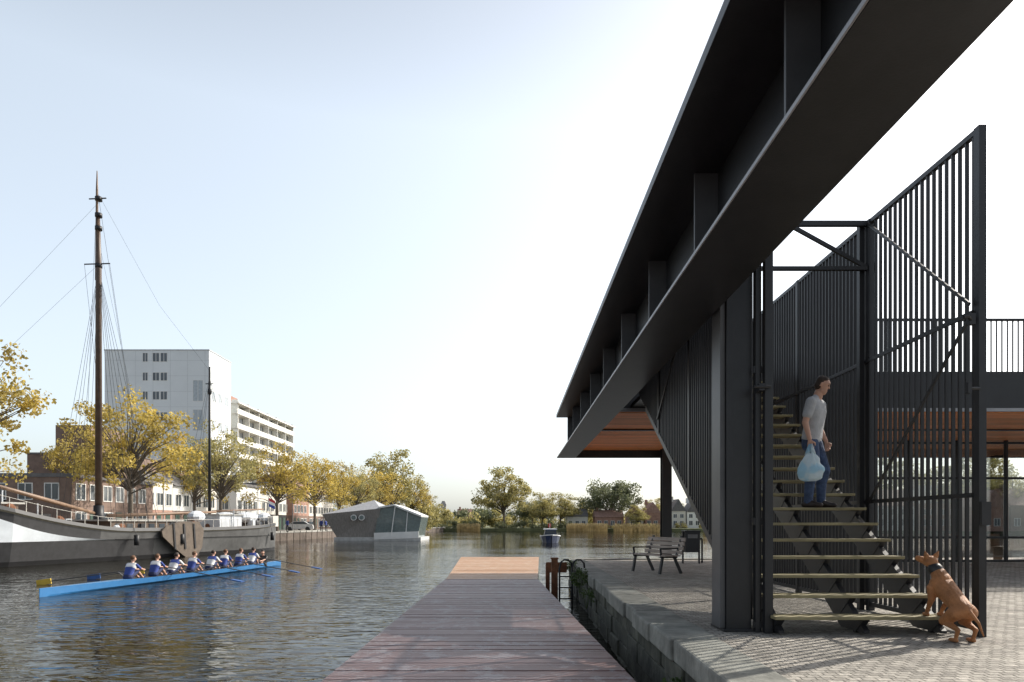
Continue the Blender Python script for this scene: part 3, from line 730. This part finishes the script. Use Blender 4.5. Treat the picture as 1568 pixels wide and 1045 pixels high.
for k in (.25,.5,.75): line((m1.x-.25,m1.y,1.5),(m1.x-.15+.1*k,m1.y,z1b-k*3),.008)
for ds in (-.02,.02,.04):
    for sd_ in (1,-1): line(BP(s2+ds,sd_*hb(.6)*.98,sheer(.7)),(m2.x,m2.y,z2-.8),.010)
line((m2.x,m2.y,z2-.2),BP(.985,0,1.4),.009)
b.make('rigging',[dark],parent=E)
b=MB()
for i in range(30):
    s=.14+i*.028
    if s<.99:
        p=Vector(BP(s,hb(s)*.97,sheer(s))); b.tube([p,p+Vector((0,0,.55))],.018,5,0)
        if i: b.tube([lp+Vector((0,0,.55)),p+Vector((0,0,.55))],.012,4,0)
        lp=p
for s,l in ((.11,.5),(.22,1.6),(.33,.9),(.66,1.2)): 
    p=BP(s,l,sheer(s)+.1); b.ell(p,(.3,.3,.35),8,6,1)
r_=random.Random(9)
for i in range(60):
    s=r_.uniform(.18,.95); l=r_.uniform(-1.9,1.9); z0=sheer(s)-.3; q=r_.random()
    if q<.4: p=BP(s,l,z0+.25); b.ell(p,(r_.uniform(.15,.4),r_.uniform(.2,.6),r_.uniform(.2,.4)),8,6,r_.choice((0,1,2,2,3)))
    elif q<.7: bbox(s,s+r_.uniform(.01,.035),l,l-r_.uniform(.3,.8),z0,z0+r_.uniform(.4,.95),r_.choice((0,1,2,2,3)))
    else: b.tube([BP(s,l,z0),BP(s,l,z0+r_.uniform(.9,1.6))],.04,6,r_.choice((2,3)))
b.tube([BP(.09,.8,sheer(.1)-.1),BP(.09,-.8,sheer(.1)-.1)],.22,10,0)
b.make('deck_fittings',[offw,rust,dark,canvas],parent=E)
b=MB()
pv=[(0,.0),(.35,.30),(1.7,.65),(3.3,.62),(3.75,.1),(3.6,-1.1),(3.1,-1.75),(2.2,-1.85),(1.2,-1.2),(.1,-.35)]
best=min(np.linspace(0,1,2000),key=lambda s:abs(CX+BP(s,HB*1.12,0)[0]/BP(s,HB*1.12,0)[1]*F-247))
b.prism(pv,lambda p,q,s:BP(best+p/LEN,HB*s,q+.75),1.09,1.14,0)
for k in (.9,1.8,2.7): b.prism([(k,.5),(k+.14,.5),(k+.28,-1.2),(k+.14,-1.2)],lambda p,q,s:BP(best+p/LEN,HB*s,q+.75),1.141,1.16,1)
b.make('leeboard',[mat('leeboard_wood',(.13,.10,.075),rough=.7,var=.3),dark],parent=E)
b=MB()
p=Vector(BP(.975,0,1.2)); b.tube([p,p+Vector((.2,.3,2.4))],.03,6,0)
q=p+Vector((.2,.3,2.3))
for i,m in enumerate((1,2,3)): b.add([q+Vector((0,0,-.25*i)),q+Vector((.5,.1,-.25*i-.25)),q+Vector((.5,.1,-.25*i-.5)),q+Vector((0,0,-.25*i-.25))],[(0,1,2,3)],m)
b.make('flag',[grey,mat('f_red',(.5,.03,.03)),white,mat('f_blue',(.03,.06,.3))],parent=E)
b=MB()
for s in (.44,.56,.9):
    p=BP(s,hb(s)*1.13,.5); b.tube([(p[0],p[1],.55),(p[0],p[1],-.1)],.15,10,0); b.tube([(p[0],p[1],.5),BP(s,hb(s)*1.05,sheer(s))],.015,4,0)
b.make('fenders',[dark],parent=E,smooth=True)

# ------------------------------------------------------------ figures: one voxel-remeshed surface each
def capsule(b,p0,p1,r0,r1,seg=14):
    p0=Vector(p0);p1=Vector(p1); d=p1-p0
    if d.length<1e-5: d=Vector((0,0,1e-4)); p1=p0+d
    d=d.normalized(); up=Vector((0,0,1)) if abs(d.z)<.9 else Vector((0,1,0))
    a=d.cross(up).normalized(); c=a.cross(d).normalized()
    rings=[]
    for i in range(6):
        t=math.pi/2*(i/5); rings.append((p0-d*math.cos(t)*r0,max(math.sin(t)*r0,1e-4)))
    for i in range(6):
        t=math.pi/2*(i/5); rings.append((p1+d*math.sin(t)*r1,max(math.cos(t)*r1,1e-4)))
    o=len(b.v)
    for p,r in rings:
        for k in range(seg):
            t=2*math.pi*k/seg; b.v.append(tuple(p+a*math.cos(t)*r+c*math.sin(t)*r))
    n=len(rings)
    for i in range(n-1):
        for k in range(seg):
            b.f.append((o+i*seg+k,o+(i+1)*seg+k,o+(i+1)*seg+(k+1)%seg,o+i*seg+(k+1)%seg)); b.m.append(0)
    b.f.append(tuple(o+k for k in range(seg))); b.m.append(0)
    b.f.append(tuple(o+(n-1)*seg+k for k in range(seg))[::-1]); b.m.append(0)
def fleshed(name,caps,vox,mats,smooth=3,parent=None):
    b=MB()
    for c in caps: capsule(b,c[0],c[1],c[2],c[3])
    ob=b.make(name+'_tmp',[]);
    md=ob.modifiers.new('r','REMESH'); md.mode='VOXEL'; md.voxel_size=vox
    ms=ob.modifiers.new('s','SMOOTH'); ms.factor=.5; ms.iterations=smooth
    dg=bpy.context.evaluated_depsgraph_get(); me=bpy.data.meshes.new_from_object(ob.evaluated_get(dg))
    bpy.data.objects.remove(ob)
    n=len(me.polygons); C=np.empty(n*3); me.polygons.foreach_get('center',C); C=C.reshape(-1,3)
    best=np.full(n,1e9); lab=np.zeros(n,int)
    for c in caps:
        p0=np.array(c[0],float);p1=np.array(c[1],float);d=p1-p0;l2=max(d@d,1e-9)
        t=np.clip(((C-p0)@d)/l2,0,1); q=p0+t[:,None]*d; r=c[2]+(c[3]-c[2])*t
        D=np.linalg.norm(C-q,axis=1)-r
        k=D<best; best[k]=D[k]; lab[k]=c[4]
    me.materials.clear()
    for m in mats: me.materials.append(m)
    me.polygons.foreach_set('material_index',lab.astype(np.int32)); me.polygons.foreach_set('use_smooth',np.ones(n,bool)); me.update()
    me.name=name
    ob=bpy.data.objects.new(name,me); SC.collection.objects.link(ob)
    if parent: ob.parent=parent
    return ob
def stack(levels,step=.022):
    out=[]
    for a,c in zip(levels[:-1],levels[1:]):
        n=max(1,int(round(abs(c[1]-a[1])/step)))
        for i in range(n):
            t=i/n; out.append(tuple(a[k]+(c[k]-a[k])*t for k in range(4))+(a[4],))
    out.append(levels[-1]); return out
skin=mat('skin',(.56,.32,.23),rough=.5,var=.08,scale=10)
hair=mat('hair_dark',(.035,.022,.015),rough=.7,var=.3,scale=60)
shirt=mat('tshirt_grey',(.42,.43,.45),rough=.9,var=.15,scale=9,bump=.8,bscale=14)
jeans=mat('jeans',(.05,.078,.15),rough=.9,var=.4,scale=10,bump=.8,bscale=18)
shoe=mat('shoe_dark',(.03,.02,.018),rough=.5)
eye=mat('eye_dark',(.02,.015,.01),rough=.2)
E=empty('man_walking_down_stairs')
Fw=Vector((.74,-.673,0)).normalized(); Lf=Vector((-Fw.y,Fw.x,0)); base=Vector((4.15,9.36,.205*7))
def W(f,l,z): return tuple(base+Fw*f+Lf*l+Vector((0,0,z)))
caps=[]
def C(a,b_,r0,r1,l): caps.append((W(*a),W(*b_),r0,r1,l))
SK,HA,SH,JE,SO=0,1,2,3,4
for sgn,kn,an,toe in ((-1,(.045,-.10,.50),(-.05,-.10,.10),(.12,-.12,.035)),(1,(.11,.085,.51),(.05,.10,.10),(.22,.13,.035))):
    hip=(-.02,sgn*.08,.88)
    C(hip,kn,.098,.070,JE); C(kn,(an[0]*.6+kn[0]*.4-.018,an[1],.34),.070,.068,JE); C((an[0]*.6+kn[0]*.4-.018,an[1],.34),(an[0],an[1],.09),.068,.056,JE)
    C((an[0]-.05,an[1],.045),(an[0]+.02,an[1],.06),.043,.046,SO); C((an[0]-.03,an[1],.04),toe,.04,.032,SO); C((an[0]+.04,an[1],.065),(toe[0]-.05,toe[1],.04),.042,.036,SO)
for f,z,hw,r,l in stack([(-.055,.86,.055,.098,JE),(-.045,.93,.065,.100,JE),(-.035,.965,.066,.112,SH),(-.018,1.08,.066,.107,SH),(0,1.2,.076,.107,SH),(.012,1.32,.092,.112,SH),(.018,1.39,.11,.092,SH),(.02,1.435,.125,.072,SH)]):
    C((f,-hw,z),(f,hw,z),r,r,l)
C((.015,-.1,1.47),(.03,0,1.505),.048,.055,SH); C((.015,.1,1.47),(.03,0,1.505),.048,.055,SH)
C((.03,0,1.49),(.06,0,1.57),.062,.060,SK)
def arm(sh,el,wr):
    C(sh,el,.05,.041,SK); C(el,wr,.042,.028,SK)
    m=tuple(sh[i]+(el[i]-sh[i])*.62 for i in range(3)); C(sh,m,.070,.064,SH)
arm((.02,-.195,1.425),(-.04,-.245,1.15),(.02,-.255,.92))
arm((.02,.195,1.425),(-.03,.25,1.15),(.07,.25,.93))
def hand(w,dirn,side,curl):
    w=Vector(w);dirn=Vector(dirn).normalized(); ac=Vector((1,0,0)); ac=(ac-dirn*ac.dot(dirn)).normalized()
    pn=Vector((0,side,0))
    for k,o_ in enumerate((-.028,-.009,.01,.028)):
        C(tuple(w),tuple(w+dirn*.085+ac*o_),.020,.013,SK)
        kn=w+dirn*.088+ac*o_; ln=(.036,.043,.04,.03)[k]
        q=kn+(dirn*.8+pn*curl*.6).normalized()*ln; r=q+(dirn*.1+pn*curl).normalized()*ln*.7; t=r+(-dirn*.6+pn*curl*.5).normalized()*ln*.5
        C(tuple(kn),tuple(q),.0105,.0095,SK); C(tuple(q),tuple(r),.0095,.009,SK); C(tuple(r),tuple(t),.009,.008,SK)
    th=w+dirn*.03+ac*.03; th2=th+(dirn*.6+ac*.7+pn*.3).normalized()*.04; th3=th2+(dirn+pn*.5-ac*.1).normalized()*.032
    C(tuple(th),tuple(th2),.014,.012,SK); C(tuple(th2),tuple(th3),.012,.009,SK)
hand((.02,-.255,.91),(.1,0,-1),1,1.0)
hand((.07,.25,.92),(.25,0,-1),-1,.7)
hc=Vector((.105,0,1.67)); tl=math.radians(22); yw=math.radians(14)
def H(f,l,z):
    f2=f*math.cos(tl)+z*math.sin(tl); z2=-f*math.sin(tl)+z*math.cos(tl)
    return (hc.x+f2*math.cos(yw)-l*math.sin(yw),hc.y+f2*math.sin(yw)+l*math.cos(yw),hc.z+z2)
C(H(-.025,0,.02),H(.015,0,.025),.078,.074,SK); C(H(.02,0,-.02),H(.045,0,-.078),.066,.044,SK)
C(H(.025,-.026,-.075),H(.058,0,-.098),.030,.026,SK); C(H(.025,.026,-.075),H(.058,0,-.098),.030,.026,SK)
C(H(.082,0,.008),H(.095,0,-.020),.009,.012,SK); C(H(.070,-.028,.030),H(.070,.028,.030),.017,.017,SK)
C(H(.074,-.014,-.058),H(.074,.014,-.058),.013,.013,SK)
for s in (-1,1):
    C(H(-.005,s*.074,.012),H(-.010,s*.076,-.022),.015,.011,SK)
    C(H(-.035,s*.03,.045),H(-.048,s*.033,-.02),.064,.052,HA)
    C(H(-.02,s*.04,.06),H(.010,s*.034,.070),.046,.040,HA)
C(H(-.03,0,.056),H(.015,0,.068),.072,.052,HA); C(H(-.05,0,.0),H(-.052,0,-.04),.056,.043,HA)
fleshed('body',caps,.006,[skin,hair,shirt,jeans,shoe],smooth=2,parent=E)
b=MB()
for s in (-1,1): b.ell(W(*H(.079,s*.03,.006)),(.011,.011,.009),8,6,0)
for s in (-1,1): b.bar(Vector(W(*H(.090,s*.014,.032))),Vector(W(*H(.078,s*.046,.030))),.008,.009,1)
b.bar(W(*H(.088,-.018,-.058)),W(*H(.088,.018,-.058)),.004,.005,2)
b.make('eyes_and_brows',[eye,hair,mat('lips',(.35,.12,.1))],parent=E,smooth=True)
bagm,nt,bs=newmat('plastic_bag'); bs.inputs['Roughness'].default_value=.3
nn=nt.nodes.new('ShaderNodeTexNoise'); nn.inputs['Scale'].default_value=5; tcx=nt.nodes.new('ShaderNodeTexCoord'); nt.links.new(tcx.outputs['Object'],nn.inputs['Vector'])
rp=nt.nodes.new('ShaderNodeValToRGB'); rp.color_ramp.elements[0].position=.40; rp.color_ramp.elements[0].color=(.34,.66,.86,1); rp.color_ramp.elements[1].position=.50; rp.color_ramp.elements[1].color=(.85,.92,.94,1)
nt.links.new(nn.outputs[0],rp.inputs[0]); nt.links.new(rp.outputs[0],bs.inputs['Base Color'])
tt=nt.nodes.new('ShaderNodeBsdfTranslucent'); tt.inputs[0].default_value=(.8,.92,.98,1); mx=nt.nodes.new('ShaderNodeMixShader'); mx.inputs[0].default_value=.5
nt.links.new(bs.outputs[0],mx.inputs[1]); nt.links.new(tt.outputs[0],mx.inputs[2]); nt.links.new(mx.outputs[0],nt.nodes['Material Output'].inputs[0])
b=MB(); bc=Vector((.04,-.285,0)); NR,NK=18,36
for i in range(NR+1):
    t=i/NR; z=.72-.37*t
    rr=.05+.105*min(1,t*1.9)**.8 if t<.85 else .155*math.sqrt(max(0,1-((t-.85)/.17)**2))*.98+.003
    for k in range(NK):
        a=2*math.pi*k/NK; r=rr*(1+.10*math.sin(5*a+t*4)+.05*math.sin(11*a-3*t))
        nx=mn.noise(Vector((math.cos(a)*2,math.sin(a)*2,t*4)))*.04*min(1,t*3)
        b.v.append(W(bc.x+(r+nx)*math.cos(a)*.98,bc.y+(r+nx)*math.sin(a)*.62,z))
for i in range(NR):
    for k in range(NK): b.f.append((i*NK+k,(i+1)*NK+k,(i+1)*NK+(k+1)%NK,i*NK+(k+1)%NK)); b.m.append(0)
b.f.append(tuple(NR*NK+k for k in range(NK))); b.m.append(0)
for s in (-1,1):
    b.bar(W(.04+s*.05,-.285,.70),W(.035,-.262,.845),.012,.05,0); b.bar(W(.04+s*.025,-.30,.70),W(.035,-.262,.845),.01,.04,0)
b.make('plastic_bag',[bagm],parent=E,smooth=True)

# ------------------------------------------------------------ dog
E=empty('brown_dog'); caps=[]
DX=4.62
def P(x,y,z): return (DX+x,y,z)
def C2(a,b_,r0,r1,l=0): caps.append((P(*a),P(*b_),r0,r1,l))
C2((-.01,6.98,.34),(.0,7.12,.42),.095,.10); C2((0,7.12,.42),(0,7.34,.56),.10,.118); C2((0,7.33,.54),(0,7.42,.50),.112,.09)
C2((0,7.32,.60),(-.0,7.38,.66),.09,.08); C2((0,7.36,.62),(-.02,7.44,.76),.076,.058)
C2((-.04,6.98,.32),(.04,6.98,.32),.082,.082)
for s in (-1,1):
    C2((s*.07,7.0,.30),(s*.10,7.14,.20),.08,.05)
    C2((s*.10,7.14,.20),(s*.09,6.93,.135),.044,.024)
    C2((s*.09,6.93,.135),(s*.09,6.97,.035),.022,.019)
    C2((s*.09,6.96,.024),(s*.09,7.05,.020),.023,.020)
    C2((s*.085,7.36,.52),(s*.09,7.37,.40),.058,.036)
    C2((s*.09,7.37,.40),(s*.08,7.46,.27),.032,.021)
    C2((s*.08,7.46,.27),(s*.08,7.47,.235),.021,.021); C2((s*.08,7.46,.225),(s*.08,7.52,.222),.024,.020)
C2((0,6.90,.33),(.05,6.83,.22),.024,.016); C2((.05,6.83,.22),(.10,6.83,.09),.016,.008)
hx,hy,hz=-.03,7.50,.80
C2((hx,hy-.03,hz),(hx,hy+.02,hz),.066,.060); C2((hx,hy+.02,hz-.005),(hx-.06,hy+.11,hz+.03),.048,.032); C2((hx-.06,hy+.11,hz+.03),(hx-.07,hy+.13,hz+.036),.028,.02,1)
for s in (-1,1):
    C2((hx+s*.040,hy-.02,hz+.04),(hx+s*.058,hy-.03,hz+.075),.032,.024); C2((hx+s*.058,hy-.03,hz+.075),(hx+s*.074,hy-.035,hz+.115),.023,.008)
C2((-.014,7.415,.715),(-.018,7.422,.722),.074,.073,2)
dogm=mat('dog_fur',(.38,.16,.06),rough=.6,var=.35,scale=6,bump=.5,bscale=70)
fleshed('body',caps,.007,[dogm,dark,dark],smooth=3,parent=E)

# ------------------------------------------------------------ rowing boat
E=empty('rowing_boat')
A=Vector((-14.27,20.6,-1)); Bq=Vector((-12.4,36.6,-1)); ru=(Bq-A).normalized(); rn=Vector((ru.y,-ru.x,0))
RL=(Bq-A).length
def R(s,l,z): p=A+ru*s+rn*l; return (p.x,p.y,-1+z)
b=MB(); n=40
for i in range(n+1):
    t=i/n; s=t*RL; h=.27*min(1,(max(t,.0)/.3)**.8)*min(1,((1-t)/.3)**.8)+.01
    zt=.22+.05*abs(t-.5)*2
    for l,z in ((-h,zt),(-h*.85,.05),(0,-.1),(h*.85,.05),(h,zt)): b.v.append(R(s,l,z))
for i in range(n):
    for k in range(4): b.f.append((i*5+k,i*5+k+1,i*5+k+6,i*5+k+5)); b.m.append(0)
    b.f.append((i*5,i*5+5,i*5+9,i*5+4)); b.m.append(1 if 9<i<36 else 2)
b.make('hull',[mat('boat_blue_gloss',(.03,.17,.40),rough=.25,var=.1),dark,mat('boat_blue_deck',(.10,.26,.48),rough=.3)],parent=E)
rowblue=mat('row_blue',(.04,.07,.28),rough=.8); roww=mat('row_white',(.75,.75,.75),rough=.8); rshort=mat('row_shorts',(.02,.03,.09),rough=.8)
hairb=mat('hair_brown',(.12,.06,.03),rough=.8)
def rower_caps(lean=.22):
    c=[]
    def q(a,b_,r0,r1,l): c.append((a,b_,r0,r1,l))
    for f,z,hw,r,l in stack([(0,.08,.06,.10,4),(lean*.2,.15,.06,.095,2),(lean*.5,.30,.07,.095,2),(lean*.85,.43,.10,.10,3),(lean+.01,.51,.135,.068,3),(lean+.02,.53,.135,.062,3)],.04): q((-hw,f,z),(hw,f,z),r,r,l)
    q((0,lean+.03,.55),(0,lean+.09,.65),.055,.05,0); q((0,lean+.10,.73),(0,lean+.13,.72),.09,.08,0); q((0,lean+.07,.77),(0,lean+.1,.79),.088,.078,1)
    q((0,lean+.2,.70),(0,lean+.21,.70),.02,.02,0)
    for s in (-1,1):
        q((s*.19,lean+.03,.51),(s*.20,lean+.2,.38),.055,.045,2); q((s*.2,lean+.2,.38),(s*.12,lean+.50,.32),.04,.03,0); q((s*.12,lean+.50,.32),(s*.10,lean+.58,.31),.035,.03,0)
        q((s*.1,.02,.08),(s*.13,.38,.28),.085,.06,4); q((s*.13,.38,.28),(s*.08,.72,.02),.055,.04,0); q((s*.08,.72,.02),(s*.08,.8,.1),.045,.04,4)
    return c
ps=[24.5,25.9,27.0,28.3,29.7,30.8,32.1,33.3]
ang=-math.atan2(ru.x,ru.y)
oar=MB()
for i,d in enumerate(ps):
    s=(d-A.y)/ru.y
    if i==0:
        o=fleshed('rower',rower_caps(),.014,[skin,hairb,rowblue,roww,rshort],smooth=2); rmesh=o.data
    elif i==2:
        o=fleshed('rower',rower_caps(.30),.014,[skin,hair,roww,rowblue,rshort],smooth=2); rm2=o.data
    else:
        o=bpy.data.objects.new('rower',rm2 if i in (4,7) else rmesh); SC.collection.objects.link(o)
    o.location=R(s,0,.22); o.rotation_euler=(0,0,ang+random.uniform(-.08,.08)); 
    sd_=-1 if i%2==0 else 1
    h0=Vector(R(s+.80,-sd_*.05,.55)); piv=Vector(R(s+.62,sd_*.82,.45)); dd=(piv-h0).normalized()
    tip=h0+dd*3.3; tip.z=-1+.12
    oar.tube([h0,piv,tip],[.018,.022,.018],6,0)
    d2=(tip-piv).normalized(); 
    oar.bar(tip-d2*.05,tip+d2*.45,.05 if sd_<0 else .20,.20 if sd_<0 else .04,1 if i in (0,4) else 2)
    oar.bar(Vector(R(s+.35,sd_*.3,.25)),piv,.025,.025,3); oar.bar(Vector(R(s+.8,sd_*.3,.25)),piv,.025,.025,3)
oar.make('oars',[mat('oar_shaft',(.10,.10,.10)),mat('blade_yellow',(.6,.4,.04)),mat('blade_blue',(.03,.10,.30)),grey],parent=E)
o=fleshed('coxswain',[(a,b_,r0,r1,l) for a,b_,r0,r1,l in rower_caps(.02)],.016,[skin,hair,dark,dark,dark],smooth=2)
o.location=R((34.7-A.y)/ru.y,0,.05); o.rotation_euler=(0,0,ang+math.pi)
# pedestrians on the far quay
pc=[]
for s in (-1,1):
    pc+=[((s*.09,0,.88),(s*.1,.08*s,.48),.09,.065,2),((s*.1,.08*s,.48),(s*.1,.02*s,.08),.062,.045,2),((s*.1,.02*s,.04),(s*.11,.02*s-.16,.035),.045,.035,2),
         ((s*.19,0,1.42),(s*.24,.03,1.14),.06,.045,1),((s*.24,.03,1.14),(s*.23,-.06,.9),.042,.03,1),((s*.23,-.06,.9),(s*.23,-.08,.8),.03,.02,0)]
for z,hw,r in ((.9,.07,.10),(1.0,.06,.10),(1.1,.06,.10),(1.2,.08,.105),(1.32,.1,.11),(1.42,.13,.07)): pc.append(((-hw,0,z),(hw,0,z),r,r,1))
pc+=[((0,0,1.48),(0,-.02,1.58),.055,.05,0),((0,-.02,1.66),(0,-.04,1.65),.088,.08,0),((0,.02,1.70),(0,0,1.71),.085,.08,3)]
o=fleshed('pedestrian',pc,.018,[skin,rowblue,dark,hair],smooth=2); pmesh=o.data; o.location=(PX(492,100),100,.2)
for px,d,r in ((499,101,1.2),(440,88,2.5),(520,112,.4)):
    o=bpy.data.objects.new('pedestrian',pmesh); SC.collection.objects.link(o); o.location=(PX(px,d),d,.2); o.rotation_euler=(0,0,r)

# ------------------------------------------------------------ bench, bin, ladder, weeds
E=empty('park_bench',(3.75,17.2,0)); E.rotation_euler=(0,0,math.radians(22))
bw=mat('bench_wood',(.40,.33,.28),rough=.7,var=.3,scale=4,stretch=(4,.5,4))
b=MB()
for i in range(4): b.box(-.42+i*.115,-.32+i*.115,-.8,.8,.43,.46)
for i in range(4):
    z=.52+i*.105; x=.06+i*.035; b.bar((x,-.8,z),(x,.8,z),.03,.09)
b.make('seat_and_backrest',[bw],parent=E,bevel=.006)
b=MB()
for y in (-.6,.6):
    b.bar((-.42,y,.41),(.05,y,.40),.05,.04); b.bar((-.36,y,.4),(-.44,y,0),.05,.06); b.bar((-.02,y,.4),(.18,y,0),.05,.06); b.bar((.03,y,.40),(.2,y,.92),.05,.045)
    b.bar((-.42,y,.62),(.1,y,.62),.05,.03); b.bar((-.40,y,.44),(-.42,y,.62),.04,.03)
b.make('frame',[dark],parent=E)
E=empty('litter_bin',(PX(1058,21),21,0))
b=MB(); b.prism([(-.2,.35),(.2,.35),(.23,.98),(-.23,.98)],lambda p,q,s:(p,s,q),-.2,.2,0); b.box(-.25,.25,-.22,.22,.98,1.02,0); b.box(-.27,-.23,-.05,.05,0,1.02,0); b.box(.23,.27,-.05,.05,0,1.02,0); b.box(-.15,.15,-.215,-.2,.78,.9,1)
b.make('bin_body',[dark,grey],parent=E,bevel=.01)
b=MB(); b.tube([(PX(1075,21.5),21.5,0),(PX(1075,21.5),21.5,.75)],.03,8); b.tube([(PX(1075,21.5)-.3,21.5,.75),(PX(1075,21.5)+.0,21.5,.75)],.03,8); b.make('bicycle_stand',[dark])
E=empty('mooring_ladder')
b=MB()
for x in (1.38,1.72):
    b.tube([(x-.10,18.4,-1.4),(x-.10,18.4,.0),(x-.06,18.4,.18),(x+.02,18.4,.25),(x+.14,18.4,.25),(x+.22,18.4,.16),(x+.24,18.42,.0)],.025,10)
for z in (-1.1,-.8,-.5,-.2): b.tube([(1.28,18.4,z),(1.62,18.4,z)],.018,8)
b.make('handrails',[dark],parent=E,smooth=True)
b=MB(); b.box(1.12,1.3,19.3,19.5,-2,.22); b.box(1.10,1.32,19.28,19.52,.22,.26); b.box(1.0,1.12,20.2,20.35,-2,.05); b.box(1.0,1.6,19.9,19.96,-.2,.1); b.make('mooring_post',[rust],bevel=.01)
def weeds(x,y,z,r,h,n,ls):
    cs=[(x+random.uniform(-r,r),y+random.uniform(-r,r)*1.5,z+random.uniform(0,h)) for _ in range(14)]
    V=leafcloud(cs,[r*.45]*14,n,ls,1.2); b=MB(); b.v=[tuple(v) for v in V.tolist()]; b.f=[(4*i,4*i+1,4*i+2,4*i+3) for i in range(n)]; b.m=[0]*n
    for _ in range(12):
        a=random.choice(cs); b.tube([(x,y,z-.2),a],.004,4,0)
    b.make('weeds',[leaf_w])
weeds(1.62,16.3,-.25,.2,.35,600,.045); weeds(1.58,14.5,-.4,.15,.2,250,.04); weeds(1.5,6.4,-.6,.14,.3,350,.04); weeds(1.75,20.5,-.1,.2,.2,300,.05)
